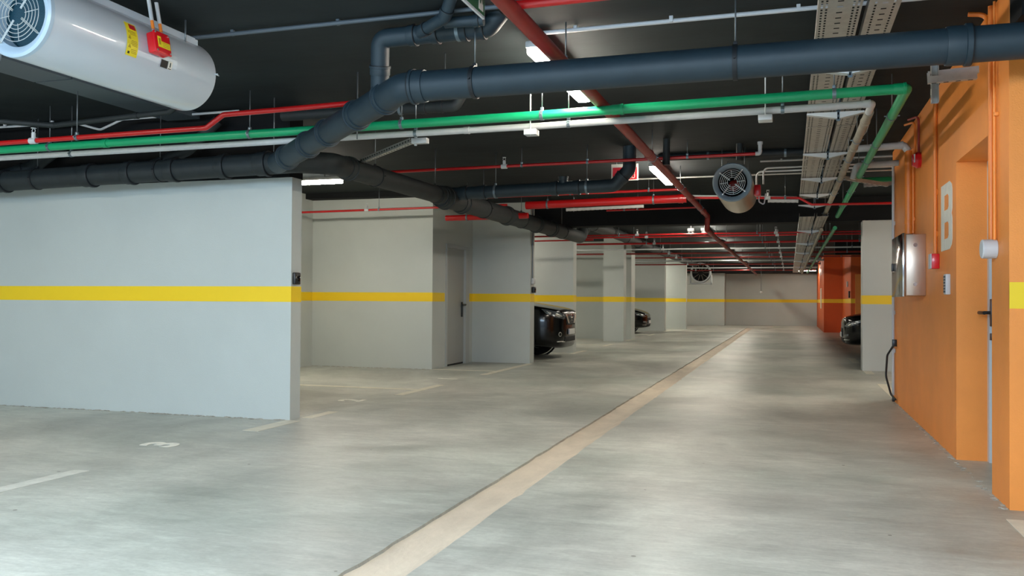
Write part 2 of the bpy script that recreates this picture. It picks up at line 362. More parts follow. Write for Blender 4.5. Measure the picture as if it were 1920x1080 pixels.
# crumbled mortar and caulk along the wall feet
def crumbs(x0, x1, y0, y1, n, parent=None, s=.02):
    a = MB()
    for i in range(n):
        t = random.random(); x = x0+(x1-x0)*t+random.uniform(-.02, .02); y = y0+(y1-y0)*t+random.uniform(-.02, .02); r = random.uniform(.3, 1)*s
        bm = bmesh.new(); bmesh.ops.create_icosphere(bm, subdivisions=1, radius=r)
        for v in bm.verts: v.co = Vector((x+v.co.x*random.uniform(.8, 2.4), y+v.co.y*random.uniform(.6, 1.2), max(0.0, .002+v.co.z*.35)))
        bm.verts.index_update(); a.add([v.co for v in bm.verts], [[v.index for v in f.verts] for f in bm.faces], True); bm.free()
    return a
o = crumbs(-9, XL, 7.40, 7.40, 150).obj('mortar_crumbs', 'rubble'); o['kind'] = 'stuff'; tag(o, 'pale mortar crumbs along the foot of the nearest left wall', 'debris')
o = crumbs(-8, -5.75, 13.6, 13.6, 60, s=.022).obj('mortar_crumbs', 'rubble'); o['kind'] = 'stuff'; tag(o, 'pale mortar crumbs along the foot of the second left wall', 'debris')
o = crumbs(XR-.02, XR-.02, 5.6, 11.5, 140, s=.014).obj('mortar_crumbs', 'rubble'); o['kind'] = 'stuff'; tag(o, 'pale dust and crumbs along the foot of the orange wall', 'debris')

# ------------------------------------------------------------------ doors
def struct_door(name, label):
    o = D.objects.new(name, None); COL.objects.link(o); o['kind'] = 'structure'; tag(o, label, 'door'); return o
d1 = struct_door('door_1', 'closed grey metal door in the left wall with black handle')
MB().box(-5.80, -5.745, 14.30, 15.20, .03, 2.09).obj('door_leaf', 'door', d1)
MB().box(-5.84, -5.70, 14.24, 14.30, 0, 2.15).box(-5.84, -5.70, 15.20, 15.385, 0, 2.15).box(-5.84, -5.70, 14.30, 15.20, 2.09, 2.15).obj('door_frame', 'frame', d1)
MB().box(-5.8, -5.75, 14.3, 15.2, .0, .03).obj('threshold_gap', 'dark', d1)
hd = MB().rbox(-5.745, -5.725, 15.07, 15.13, .86, 1.13, .004); hd.cyl((-5.74, 15.10, 1.08), (-5.67, 15.10, 1.08), .016); hd.cyl((-5.67, 15.12, 1.08), (-5.67, 14.94, 1.08), .015, n=10)
hd.cyl((-5.74, 15.1, .92), (-5.73, 15.1, .92), .014)
hd.obj('door_handle', 'black', d1)
d2 = struct_door('door_2', 'metal door deep in the recess of the orange wall')
MB().box(1.425, 1.45, 6.10, 7.20, .02, 2.17).obj('door_leaf', 'frame', d2)
MB().box(1.398, 1.45, 7.20, 7.26, 0, 2.222).box(1.398, 1.45, 6.05, 6.10, 0, 2.222).box(1.398, 1.45, 6.10, 7.20, 2.17, 2.222).obj('door_frame', 'conduit', d2)
hd = MB().rbox(1.395, 1.425, 7.13, 7.17, 1.0, 1.20, .004); hd.cyl((1.42, 7.15, 1.10), (1.33, 7.15, 1.10), .012); hd.tube([(1.325, 7.16, 1.10), (1.315, 7.08, 1.10), (1.33, 7.0, 1.10)], .013)
hd.rbox(1.395, 1.425, 7.13, 7.17, .90, .95, .004)
hd.obj('door_handle', 'black', d2)

# ------------------------------------------------------------------ pipes
def pipe(name, pts, r, m, label, rad=None, cat='pipe', couplings=(), clamps=(), n=20, cm=None, group=None, rods=(), th=None, seals=True, top=H_C, km='strut'):
    """couplings / clamps: distances along the polyline; rods: (x,y,z) points with a threaded rod up to the slab"""
    path = fillet(pts, rad if rad else r*1.6)
    t = th or thing(name, label, cat, path[0], group)
    MB().tube(path, r, n).obj('pipe_run' if th is None else 'branch_pipe', m, t)
    cum = [0]
    for i in range(1, len(path)): cum.append(cum[-1]+(path[i]-path[i-1]).length)
    def at(s):
        s = max(0, min(cum[-1]-1e-4, s))
        for i in range(1, len(path)):
            if cum[i] >= s: d = (path[i]-path[i-1]).normalized(); return path[i-1]+d*(s-cum[i-1]), d
    for c in couplings:
        s, ln = (c, r*1.1) if not isinstance(c, tuple) else c
        p, d = at(s)
        if ln < 0: d = -d; ln = -ln
        q = MB(); q.lathe(p-d*ln/2, d, [(0, r*.98), (0, r*1.07), (ln*.1, r*1.1), (ln*.75, r*1.1), (ln*.78, r*1.18), (ln, r*1.18), (ln, r*.98)], n)
        q.obj('coupling', cm or m, t)
        if seals: MB().lathe(p+d*ln/2, d, [(-.001, r*1.0), (-.001, r*1.19), (r*.07, r*1.16), (r*.07, r)], n).obj('seal_ring', 'seal', t)
    for c in clamps:
        p, d = at(c)
        q = MB(); q.lathe(p-d*.013, d, [(0, r), (0, r*1.05+.003), (.026, r*1.05+.003), (.026, r)], n)
        sd = d.cross(V(0, 0, 1)).normalized()
        q.rbox(p.x-.012, p.x+.012, p.y-.012, p.y+.012, p.z+r, p.z+r+.025, .003)
        q.cyl(p+sd*(r+.0), p+sd*(r+.022), .006, n=6); q.cyl(p-sd*(r+.022), p-sd*r, .006, n=6)
        k = q.obj('pipe_clamp', km, t)
        MB().cyl((p.x, p.y, p.z+r+.02), (p.x, p.y, top), .005, n=6).obj('hanger_rod', 'rod', t)
    return t

# the big soil pipe over the aisle
YB = 5.2; ZB = 2.545
pipe('soil_pipe', [(5.2, YB, ZB+.02), (-2.40, YB, ZB), (-4.42, 6.92, 2.40)], .096, 'bluepipe',
     'big blue grey drain pipe crossing the aisle overhead and bending down left', rad=.16, km='seal', couplings=((4.34, -.12), (7.48, .09), (7.86, .05), (8.35, .07), (8.95, .05), (9.4, .06), (9.95, .07)),
     clamps=(5.50, 7.10), n=32)
pipe('soil_pipe', [(-9.7, 7.04, 2.33), (-4.30, 7.04, 2.425), (-4.06, 7.28, 2.43), (-4.06, 10.2, 2.44)], .102, 'dustpipe',
     'dark dusty drain pipe along the nearest left wall turning down the aisle', rad=.13,
     couplings=((1.95, .12), (3.05, .12), (3.55, .09), (4.05, .10), (4.62, .09), (5.05, .12), (6.0, .1), (8.3, .12)),
     clamps=(2.4, 3.9, 6.6, 8.2), n=28, km='seal')
pipe('soil_pipe', [(-4.06, 9.9, 2.43), (-4.06, 17.4, 2.46), (-4.10, 18.2, 2.82), (-4.10, 40.6, 2.84)], .125, 'dustpipe', 'wide dark drain pipe continuing down the aisle and rising to the slab', km='seal', couplings=((.12, .14), (.7, .12), (2.6, .14), (4.2, .12), (5.2, .14), (7.9, .14), (11, .12), (15, .12), (19, .12), (24, .12)), clamps=(1.6, 3.4, 6, 9, 13, 17, 21, 26), n=28)
# upper bent pipe next to the exit sign
pipe('vent_pipe', [(-2.66, 5.40, 2.52), (-2.60, 5.28, 2.905), (-1.84, 5.28, 2.91), (-1.76, 5.28, 3.0)], .062, 'bluepipe',
     'dark blue pipe with two elbows hanging under the slab beside the green exit sign', rad=.075, couplings=((.2, .06), (.62, .05), (.78, .05), (.98, .05), (1.1, .05)), clamps=(.95,), n=24)
pipe('vent_pipe', [(-2.24, 5.10, 2.86), (-2.02, 4.98, 2.90), (-1.93, 4.88, 3.0)], .038, 'bluepipe',
     'thinner blue grey pipe rising diagonally behind the green exit sign', rad=.05, couplings=((.05, .05), (.28, .06)), n=18)
pipe('vent_pipe', [(-2.05, 5.06, 2.895), (-1.80, 5.08, 2.895)], .034, 'bluepipe', 'short capped pipe stub behind the green exit sign', couplings=((.2, .04),), n=18)
pipe('soil_pipe', [(-4.5, 7.12, 2.87), (-2.78, 7.12, 2.86), (-2.69, 7.12, 3.0)], .048, 'dustpipe',
     'dark pipe close under the slab behind the big pipe bend', rad=.06, couplings=((1.0, .05), (1.42, .05), (1.58, .05)), clamps=(1.2,), n=20)
pipe('soil_pipe', [(-4.06, 10.25, 2.5), (-1.98, 10.25, 2.535), (-1.80, 10.25, 2.72), (-1.80, 10.25, 3.0)], .078, 'bluepipe',
     'blue black drain pipe branching right and rising beside the red sign', rad=.1, couplings=((.18, .1), (.42, .1), (1.35, .08), (1.62, .08), (2.2, .06)), clamps=(.6, 1.75), n=24)
pipe('soil_pipe', [(-2.6, 10.25, 2.52), (-2.6, 10.25, 2.66)], .055, 'bluepipe', 'capped upright stub on the blue black branch pipe', n=18, couplings=((.12, .04),))
pipe('soil_pipe', [(-1.55, 10.9, 2.95), (.45, 10.9, 2.94)], .045, 'dustpipe', 'black horizontal pipe under the slab above the red branch line', clamps=(.6, 1.5), n=16)
for x, l in ((-1.32, 'left'), (-.55, 'right')):
    pipe('soil_pipe', [(x, 9.9 if x < -1 else 10.4, 2.70 if x < -1 else 2.8), (x, 9.9 if x < -1 else 10.4, 3.0)], .04, 'dustpipe', 'short black upright stub hanging from the slab, %s one of two' % l, n=16)
# small connecting branches behind the left pipe
pipe('soil_pipe', [(-7.9, 7.04, 2.38), (-7.55, 7.2, 2.52), (-7.2, 7.25, 2.75)], .07, 'dustpipe', 'dark angled branch pipe above the left end of the dusty pipe', rad=.1, couplings=((.3, .06),), n=18)
pipe('soil_pipe', [(-5.95, 7.06, 2.44), (-5.6, 7.2, 2.62), (-5.3, 7.25, 2.9)], .055, 'dustpipe', 'thin dark angled branch pipe above the middle of the dusty pipe', rad=.1, n=18)
pipe('vent_pipe', [(-8.3, 5.6, 2.86), (-6.65, 6.6, 2.80), (-5.3, 6.55, 2.84), (-5.0, 6.5, 3.0)], .026, 'dustpipe', 'thin dark pipe under the slab below the large fan', rad=.1, couplings=((1.9, .05), (2.9, .05)), n=14)

# green and grey water pipes
pipe('water_pipe', [(-8.6, 6.6, 2.588), (-1.9, 6.6, 2.62), (.775, 6.6, 2.655), (.775, 15.9, 2.635)], .036, 'green',
     'green plastic water pipe crossing the aisle then running along the cable trays', rad=.04, seals=False,
     couplings=((2.55, .06), (7.35, .09), (9.33, .08)), clamps=(1.9, 4.1, 5.55, 6.75, 8.9, 10.3, 11.6, 12.6, 13.8, 15.2, 17), n=20)
pipe('water_pipe', [(.775, 16.7, 2.50), (.775, 42, 2.50)], .036, 'green', 'far stretch of green water pipe beyond the dark beam', seals=False, clamps=(2, 4, 6, 9, 12, 15, 18), n=12)
pipe('water_pipe', [(-8.6, 6.66, 2.525), (-1.9, 6.66, 2.548), (.555, 6.66, 2.575), (.555, 6.95, 2.575)], .026, 'insul',
     'light grey metal water pipe hanging just below the green pipe', rad=.03, seals=False, couplings=((6.1, .05), (9.12, .05)), clamps=(2.1, 5.65, 6.95, 8.55), n=18)
pipe('waste_pipe', [(.56, 6.95, 2.575), (.545, 15.9, 2.60)], .033, 'brown', 'dusty grey brown pipe running beside the cable trays', seals=False, couplings=(.35, 1.6, 2.9, 3.3, 4.6), clamps=(1.2, 2.3, 3.8, 5.2, 6.6, 8), n=16)
pipe('waste_pipe', [(.545, 16.7, 2.47), (.545, 42, 2.47)], .033, 'brown', 'far stretch of grey brown pipe beyond the dark beam', seals=False, clamps=(2, 5, 8, 11, 15, 19), n=12)
pipe('waste_pipe', [(.57, 9.62, 2.74), (1.10, 9.62, 2.76), (1.14, 9.62, 2.70)], .036, 'insul', 'grey pipe with elbow joining the orange riser pipe', rad=.05, seals=False, couplings=((.5, .05),), n=18)
pipe('riser_pipe', [(1.145, 9.62, 2.70), (1.145, 9.62, 1.86)], .040, 'orangepipe', 'orange painted riser pipe above the steel cabinet', seals=False, couplings=((.72, .04),), n=18)
pipe('waste_pipe', [(.70, 10.9, 2.60), (.74, 10.9, 2.76), (1.19, 10.9, 2.77)], .034, 'insul', 'grey bent pipe crossing behind the green pipe near the wall', rad=.06, seals=False, n=16)
pipe('water_pipe', [(.775, 11.3, 2.64), (1.25, 11.45, 2.66)], .03, 'green', 'short green branch pipe leading to the orange wall', seals=False, n=14)

# red sprinkler pipes
pipe('sprinkler_main', [(-1.395, 1.0, 2.70), (-1.40, 16.02, 2.70), (-1.41, 16.02, 2.45), (-1.47, 42.5, 2.45)], .045, 'redmain',
     'long dull red sprinkler main running down the aisle beside the lamps', rad=.06, seals=False, couplings=((8.1, .09), (12.2, .1), (14.2, .09), (16, .08), (18, .08)), clamps=(4.55, 8.35, 10.9, 13.6, 17.3, 20.5, 24, 28, 33), n=20)
def sprinkler(parent, x, y, z, m='insul'):
    q = MB(); q.cyl((x-.035, y, z), (x+.035, y, z), .028, n=14); q.cyl((x, y, z), (x, y, z+.07), .018, n=12); q.cyl((x, y, z+.07), (x, y, z+.075), .009, n=8)
    q.tube([(x-.012, y, z+.07), (x-.018, y, z+.09), (x-.006, y, z+.108)], .003, 6); q.tube([(x+.012, y, z+.07), (x+.018, y, z+.09), (x+.006, y, z+.108)], .003, 6)
    q.cyl((x, y, z+.108), (x, y, z+.112), .022, n=14)
    lab(q.obj('sprinkler_head', m, parent), 'brass and white upright sprinkler head')
t = pipe('sprinkler_pipe', [(-8.3, 6.0, 2.51), (-4.50, 6.0, 2.548), (-4.34, 6.0, 2.645), (-1.41, 6.0, 2.70)], .021, 'red', 'bright red sprinkler branch above the green pipe with a kink', rad=.06, seals=False, clamps=(2.5, 5.9), n=16)
sprinkler(t, -6.27, 6.0, 2.53)
t = pipe('sprinkler_pipe', [(-5.0, 10, 2.765), (-.36, 10, 2.80)], .018, 'red', 'red sprinkler branch crossing in front of the small round fan', seals=False, clamps=(1.95, 2.75, 3.9), n=14)
sprinkler(t, -3.27, 10, 2.775)
q = MB(); q.tube(fillet([(-.36, 10, 2.80), (-.31, 10, 2.80), (-.31, 10, 2.90)], .03), .022, 12); q.cyl((-.31, 10, 2.90), (-.31, 10, 2.93), .028); q.obj('end_elbow', 'insul', t)
t = pipe('sprinkler_main', [(-3.95, 13.2, 2.66), (-1.46, 13.2, 2.70)], .062, 'red', 'thick bright red pipe joining the sprinkler main from the left', seals=False, couplings=((2.4, .07),), clamps=(.35, 2.0), n=20)
pipe('sprinkler_pipe', [(-4.6, 13.05, 2.79), (-1.45, 13.05, 2.82)], .020, 'red', 'thin red pipe above the thick red pipe', seals=False, clamps=(1.4, 2.6), n=14)
pipe('sprinkler_main', [(-5.14, 12.8, 2.45), (-3.8, 12.8, 2.46)], .045, 'red', 'red capped pipe end above the grey door', seals=False, clamps=(.35,), n=18)
t = pipe('sprinkler_pipe', [(-8.0, 13.0, 2.625), (-4.2, 13.0, 2.655)], .018, 'red', 'thin red pipe in front of the second left wall', seals=False, clamps=(1.6,), n=14)
sprinkler(t, -6.62, 13.0, 2.635)
t = pipe('sprinkler_pipe', [(-1.36, 13.2, 2.705), (.13, 13.2, 2.66), (.30, 13.2, 2.56), (2.5, 13.2, 2.54)], .017, 'red', 'thin red pipe dipping under the cable trays to the right', rad=.05, seals=False, clamps=(1.3,), n=14)
sprinkler(t, -.30, 13.2, 2.675)
pipe('water_pipe', [(-1.4, 13.3, 2.745), (.1, 13.3, 2.68)], .016, 'insul', 'thin white pipe just above the dipping red pipe', seals=False, n=12)
pipe('sprinkler_pipe', [(-2.93, 14.5, 2.683), (-1.45, 14.5, 2.70)], .015, 'red', 'short thin red pipe before the dark beam', seals=False, clamps=(.3,), n=12)
pipe('sprinkler_pipe', [(-1.40, 4.45, 2.745), (5.0, 4.45, 2.78)], .024, 'red', 'red branch pipe at the top edge right of the sprinkler main', seals=False, n=14)
pipe('sprinkler_pipe', [(-6, 18.4, 2.46), (-4.0, 18.4, 2.47)], .016, 'red', 'thin dark red pipe above the first black car', seals=False, n=12)
far = [(17.6, 2.50, .017, 'red', 'first'), (19.4, 2.585, .016, 'red', 'second'), (21.2, 2.56, .024, 'red', 'third, brightest'), (23.6, 2.56, .02, 'insul', 'fourth, silver'), (25.6, 2.55, .024, 'redmain', 'fifth'),
       (28.5, 2.57, .02, 'redmain', 'sixth'), (31.5, 2.6, .026, 'insul', 'seventh, pale'), (34.6, 2.6, .024, 'redmain', 'eighth'), (38.2, 2.6, .026, 'insul', 'ninth, pale'), (40.8, 2.58, .028, 'redmain', 'tenth and last')]  # farther reds take the duller red, their lower light put into the colour
for y, z, r, m, l in far:
    t = pipe('sprinkler_pipe', [(-7.8, y, z), (2.2 if y < 30 else 1.1, y, z)], r, m, 'thin crossing sprinkler pipe beyond the dark beam, %s from the beam' % l, seals=False, clamps=(4.5, 7.2, 9.3), n=12, group='far crossing sprinkler pipes')
    sprinkler(t, -2.9-(y-17)*.05, y, z); sprinkler(t, -.25, y, z)

# ------------------------------------------------------------------ conduits
def conduit(pts, r, m, label, clips=(), rad=.06, name='conduit', cat='conduit', ax=(0, 0, 1)):
    t = thing(name, label, cat, pts[0]); path = fillet(pts, rad) if len(pts) > 2 else [Vector(p) for p in pts]
    MB().tube(path, r, 10).obj('conduit_run', m, t)
    a = Vector(ax)
    for c in clips:
        c = Vector(c); MB().rbox(c.x-.012, c.x+.012, c.y-.012, c.y+.012, c.z-r*1.3, c.z+r*1.6, .003).obj('clip', m, t)
    return t
conduit([(-1.6, 5.62, 2.955), (.15, 5.60, 2.955), (1.6, 5.60, 2.955)], .014, 'conduit', 'white conduit under the slab above the big pipe', [(-1.35, 5.62, 2.962), (-.72, 5.6, 2.962), (.05, 5.6, 2.962)])
conduit([(-4.4, 5.07, 2.96), (-2.0, 5.05, 2.96), (-1.5, 5.05, 2.96)], .014, 'conduitd', 'dark painted conduit under the slab between fan and exit sign', [(-3.6, 5.07, 2.967), (-2.8, 5.07, 2.967)])
conduit([(-9, 7.1, 2.95), (-6.95, 7.15, 2.95), (-6.62, 7.15, 2.86), (-6.35, 7.15, 2.95), (-5.0, 7.15, 2.955)], .012, 'conduit', 'thin white conduit sagging below the large fan', [(-7.8, 7.1, 2.96), (-7.2, 7.12, 2.96)], .1)
conduit([(-.36, 11.6, 2.96), (2.5, 11.6, 2.96)], .012, 'conduit', 'pale conduit right of the small fan, upper of the pair', [(-.1, 11.6, 2.965)])
conduit([(-.33, 12.0, 2.72), (-.33, 12.0, 2.93), (2.4, 12.0, 2.94)], .012, 'conduit', 'pale conduit curling down behind the small fan', [], .08)
conduit([(-.42, 12.1, 2.70), (-.42, 12.1, 2.90), (2.4, 12.1, 2.91)], .012, 'conduit', 'second pale conduit curling down behind the small fan', [], .08)
conduit([(-3.2, 12.6, 2.93), (2.0, 12.6, 2.93)], .012, 'galv', 'long thin grey conduit passing behind the small fan', [])
conduit([(.9, 11.2, 2.83), (1.165, 11.2, 2.83), (1.165, 11.2, 1.0), (1.165, 11.2, .08)], .016, 'conduit', 'white conduit running down the far end of the orange wall', [(1.175, 11.2, 2.1), (1.175, 11.2, 1.55), (1.175, 11.2, 1.05), (1.175, 11.2, .6)])
conduit([(1.17, 11.15, .68), (1.10, 11.2, .55), (1.09, 11.25, .3), (1.13, 11.1, .10), (1.17, 11.0, .05)], .012, 'black', 'black cable loop at the foot of the white conduit', [], .1, 'cable', 'cable')
tag(MB().rbox(1.14, 1.19, 11.05, 11.09, .66, .74, .006).rbox(1.14, 1.17, 11.06, 11.1, .02, .07, .006).obj('cable_plug', 'black'), 'small black plug beside the white conduit on the orange wall', 'plug')
for y, z0, l, r, clips in ((8.12, 1.57, 'above the red call point', .016, (2.1, 1.75)), (5.97, 1.55, 'above the white cylinder lamp on the near pillar', .018, (2.35, 1.9)),):
    q = conduit([(1.172, y, 2.985), (1.172, y, z0)], r, 'orangepipe', 'orange painted conduit on the wall ' + l, [(1.178, y, c) for c in clips])
conduit([(1.06, 6.05, 2.97), (1.16, 6.05, 2.96), (1.165, 6.0, 2.85), (1.165, 6.0, 2.7)], .015, 'orangepipe', 'orange conduit curving from the slab onto the near pillar', [], .08)
conduit([(1.172, 5.88, 2.985), (1.172, 5.88, 1.55)], .008, 'orange', 'slim orange conduit beside the thicker one on the near pillar', [(1.178, 5.86, 2.3)])
conduit([(1.172, 9.5, 2.7), (1.172, 9.5, 1.86)], .012, 'orangepipe', 'slim orange conduit beside the orange riser', [(1.178, 9.5, 2.0)])
for y, l in ((9.35, 'left'), (9.08, 'right')):
    conduit([(1.10, y+.2, 2.95), (1.168, y, 2.94), (1.168, y, 2.60)], .011, 'redmain' if l == 'right' else 'orangepipe', 'small conduit bending down to the red sounder, %s one' % l, [], .07)

# ------------------------------------------------------------------ cable trays (perforated sheet, real slots)
def tray_section(x0, x1, y0, y1, z, holes, rows):
    a = MB(); w_ = x1-x0
    # columns: list of (xa, xb, kind) kind 0 solid, 1 slotted, 2 centre slots
    cols = []; xs = x0
    for (c, kind) in rows:
        xa = x0+c[0]*w_; xb = x0+c[1]*w_
        if xa > xs+1e-5: cols.append((xs, xa, 0))
        cols.append((xa, xb, kind)); xs = xb
    if xs < x1-1e-5: cols.append((xs, x1, 0))
    if not holes:
        cols = [(x0, x1, 0)]
    for xa, xb, k in cols:
        if k == 0: a.add([(xa, y0, z), (xb, y0, z), (xb, y1, z), (xa, y1, z)], [(0, 1, 2, 3)]); continue
        p = .05 if k == 1 else .10; f0, f1 = (.26, .82) if k == 1 else (.32, .52); n = int(round((y1-y0)/p))
        for i in range(n):
            ya = y0+i*p; a.add([(xa, ya, z), (xb, ya, z), (xb, ya+p*f0, z), (xa, ya+p*f0, z)], [(0, 1, 2, 3)])
            a.add([(xa, ya+p*f1, z), (xb, ya+p*f1, z), (xb, ya+p, z), (xa, ya+p, z)], [(0, 1, 2, 3)])
    for x, s in ((x0, -1), (x1, 1)):
        a.box(x, x+.0015*s, y0, y1, z, z+.055)
    # fold ribs and end lap
    for c in (.12, .88): a.box(x0+w_*c-.0015, x0+w_*c+.0015, y0, y1, z-.002, z)
    a.box(x0-.003, x1+.003, y0, y0+.03, z-.0025, z-.0005)
    return a
R4 = [((.055, .105), 1), ((.165, .215), 1), ((.43, .57), 2), ((.785, .835), 1), ((.895, .945), 1)]
R2 = [((.18, .25), 1), ((.42, .60), 2), ((.77, .84), 1)]
ZT = 2.80
for nm, x0, x1, rows in (('wider', .150, .378, R4), ('narrower', .413, .575, R2)):
    t = thing('cable_tray', 'perforated galvanised cable tray under the slab, the %s of the two' % nm, 'cable tray', ((x0+x1)/2, 0, ZT))
    y = .6
    while y < 42.5:
        y1 = y+2.0
        z = ZT+random.uniform(-.004, .004) if y < 15.5 else 2.52
        if y1 > 16 and y < 16.6: z = 2.52
        tray_section(x0, x1, y, min(y1, 42.5), z, y < 24, rows).obj('tray_section', 'galv', t)
        if y < 20: MB().cyl((x0+.04, y+.015, z-.006), (x0+.04, y+.015, z), .006, n=8).cyl((x1-.04, y+.015, z-.006), (x1-.04, y+.015, z), .006, n=8).obj('bolt', 'rod', t)
        y = y1
nb = 0
ords = ['nearest', 'second', 'third', 'fourth', 'fifth', 'sixth', 'seventh', 'eighth', 'ninth', 'tenth', 'eleventh', 'twelfth']
for y in (3.3, 6.42, 7.95, 10.1, 12.1, 13.9, 15.4, 17.3, 21, 25, 30, 35):
    z = ZT-.012 if y < 16 else 2.508
    t = thing('tray_bracket', 'zinc bracket with tapered arms carrying both cable trays, %s from the camera' % ords[nb], 'bracket', (.4, y, z), 'brackets under the cable trays'); nb += 1
    for x0, x1, s in ((.385, .14, -1), (.405, .60, 1)):
        a = MB(); xa, xb = x0, x1
        poly = [(xa, 0), (xb, 0), (xb, -.014), (xa, -.055)]
        a.prism(poly, lambda u, v, w_: (u, y-.032+w_*.064, z+v)); a.obj('arm', 'galvb', t)
    a = MB(); a.box(.378, .382, y-.022, y+.022, z-.07, H_C); a.box(.408, .412, y-.022, y+.022, z-.07, H_C); a.box(.378, .412, y+.018, y+.022, z-.07, H_C)
    a.obj('channel', 'strut', t)
    b = MB()
    for k in range(3): b.rbox(.389, .401, y+.012, y+.017, z-.055+k*.04, z-.035+k*.04, .001)
    b.obj('slot', 'dark', t)
# white side plate by the brown pipe
t = tag(MB().prism([(0, 0), (.10, -.02), (.12, -.20), (.08, -.42), (.05, -.30), (0, -.12)], lambda u, v, w_: (.60+w_*.004, 7.4-v*1.6, 2.70-u+v*.05)).obj('cover_plate', 'galvb'), 'bent white metal plate hanging beside the narrower cable tray', 'plate')

# strut channels
def strut(p0, p1, label, w_=.041, h=.041, holes=True, name='strut_channel'):
    t = thing(name, label, 'bracket', p0); p0, p1 = Vector(p0), Vector(p1); d = (p1-p0).normalized(); s = d.cross(V(0, 0, 1)).normalized(); u = s.cross(d).normalized()
    a = MB(); a.obox(p0-s*w_/2, p1-s*w_/2, .003, h); a.obox(p0+s*w_/2, p1+s*w_/2, .003, h); a.obox(p0-u*h/2, p1-u*h/2, w_, .003); a.obj('channel', 'galv', t)
    if holes:
        b = MB(); n = int((p1-p0).length/.07)
        for i in range(n):
            c = p0+d*(.035+i*.07); b.obox(c-u*(h/2+.002)-d*.014, c-u*(h/2+.002)+d*.014, .012, .002); b.obox(c-s*(w_/2+.002)-d*.014, c-s*(w_/2+.002)+d*.014, .002, .012)
        o = b.obj('slots', 'dark', t); o['kind'] = 'stuff'
    return t
strut((-3.02, 6.75, 2.505), (-4.0, 7.75, 2.53), 'angled perforated strut between the grey pipe and the dark drain pipe')
tag(MB().rbox(-3.02, -2.88, 6.72, 6.78, 2.475, 2.52, .004).cyl((-2.99, 6.75, 2.46), (-2.99, 6.75, 2.56), .012).obj('strut_clamp', 'galvb'), 'zinc end clamp below the grey pipe near the bend', 'clamp')
strut((.86, 6.28, 2.66), (1.16, 6.28, 2.675), 'upper perforated strut between green pipe elbow and orange wall')
strut((.84, 6.12, 2.59), (1.12, 6.12, 2.60), 'lower perforated strut near the orange wall under the big pipe')
strut((.885, 6.15, 2.45), (.885, 6.16, 2.72), 'short hanging perforated strut beside the orange wall')
strut((.60, 10.9, 2.62), (1.1, 11.2, 2.56), 'angled strut under the green branch pipe near the wall')
strut((.85, 11.25, 2.57), (1.30, 11.35, 2.60), 'strut under the short green branch pipe')
t = strut((-3.3, 13.2, 2.575), (-2.1, 13.2, 2.600), 'strut carrying the thick red pipe from below')
for x in (-3.2, -2.2): MB().cyl((x, 13.28, 2.55), (x, 13.28, H_C), .006, n=6).cyl((x, 13.2, 2.56), (x, 13.29, 2.56), .008, n=6).obj('hanger_rod', 'rod', t)
strut((-.3, 13.2, 2.63), (.12, 13.2, 2.615), 'short strut left of the trays under the thin red pipe')
tag(MB().cyl((-1.95, 6.62, 2.47), (-1.95, 6.62, H_C), .006, n=6).rbox(-2.0, -1.90, 6.60, 6.70, 2.475, 2.52, .004).obj('pipe_hanger', 'galvb'), 'zinc hanger block under the grey pipe below the first lamp', 'hanger')
tag(MB().cyl((-.17, 6.62, 2.50), (-.17, 6.62, H_C), .005, n=6).rbox(-.22, -.12, 6.60, 6.72, 2.49, 2.53, .004).obj('pipe_hanger', 'galvb'), 'zinc hanger block under the grey pipe left of the trays', 'hanger')
# loose hanging rods left of the bend
for x, y, l in ((-3.30, 6.3, 'left'), (-4.45, 6.9, 'far left')):
    tag(MB().cyl((x, y, 2.45 if l == 'left' else 2.5), (x, y, H_C), .006, n=6).obj('hanger_rod_long', 'rod'), 'long threaded hanger rod near the big pipe bend, %s one' % l, 'rod')

# ------------------------------------------------------------------ lamps
nl = 0
def lamp(x0, x1, y0, y1, label, z=2.86, group='ceiling lamps'):
    t = thing('ceiling_lamp', label, 'lamp', ((x0+x1)/2, (y0+y1)/2, z), group)
    MB().rbox(x0, x1, y0, y1, z, z+.045, .008).obj('housing', 'lampbody', t)
    MB().rbox(x0+.008, x1-.008, y0+.01, y1-.01, z-.045, z+.004, .015, 3).obj('diffuser', 'lamp', t)
    lx = x1-x0 > y1-y0
    for s in (.2, .8):
        px, py = (x0+(x1-x0)*s, (y0+y1)/2) if lx else ((x0+x1)/2, y0+(y1-y0)*s)
        MB().cyl((px, py, z+.04), (px, py, H_C), .005, n=6).obj('suspension', 'rod', t)
ladj = ['the one out of frame overhead', 'nearest, half hidden by the big pipe', 'second, below the red main', 'third, just beyond the dark beam', 'fourth', 'fifth', 'sixth', 'seventh', 'farthest']
for i, y in enumerate((.2, 5.60, 11.0, 17.0, 21.5, 26.4, 31.2, 36.0, 40.6)):
    if i < 3: lamp(-1.69, -1.57, y, y+1.52, 'lit linear lamp along the aisle, ' + ladj[i])
    else: lamp(-1.97, -1.87, y, y+1.56, 'lit linear lamp along the aisle, ' + ladj[i], 2.90)
lamp(-7.4, -6.05, 11.03, 11.17, 'lit linear lamp across the left bay behind the nearest wall')
for y, l in ((17.6, 'car bay'), (22.6, 'empty bay'), (30.8, 'second car bay'), (40.5, 'last left bay')):
    lamp(-7.6, -6.2, y, y+.13, 'lit linear lamp across the ' + l)
lamp(-7.4, -6.0, 3.4, 3.53, 'lit linear lamp in the nearest left bay')
lamp(-6.0, -4.6, .3, .43, 'lit linear lamp overhead left of the camera')
lamp(-.2, -.07, .2, 1.7, 'added unseen linear lamp overhead right of the camera')  # added out of frame to brighten the upper orange wall
lamp(.55, .67, .2, 1.7, 'added unseen linear lamp out of frame, lighting the orange wall')  # extra fill lamp added for the orange wall and foreground floor
lamp(.35, 1.15, 41.9, 42.03, 'lit linear lamp under the far end of the trays', 2.62)
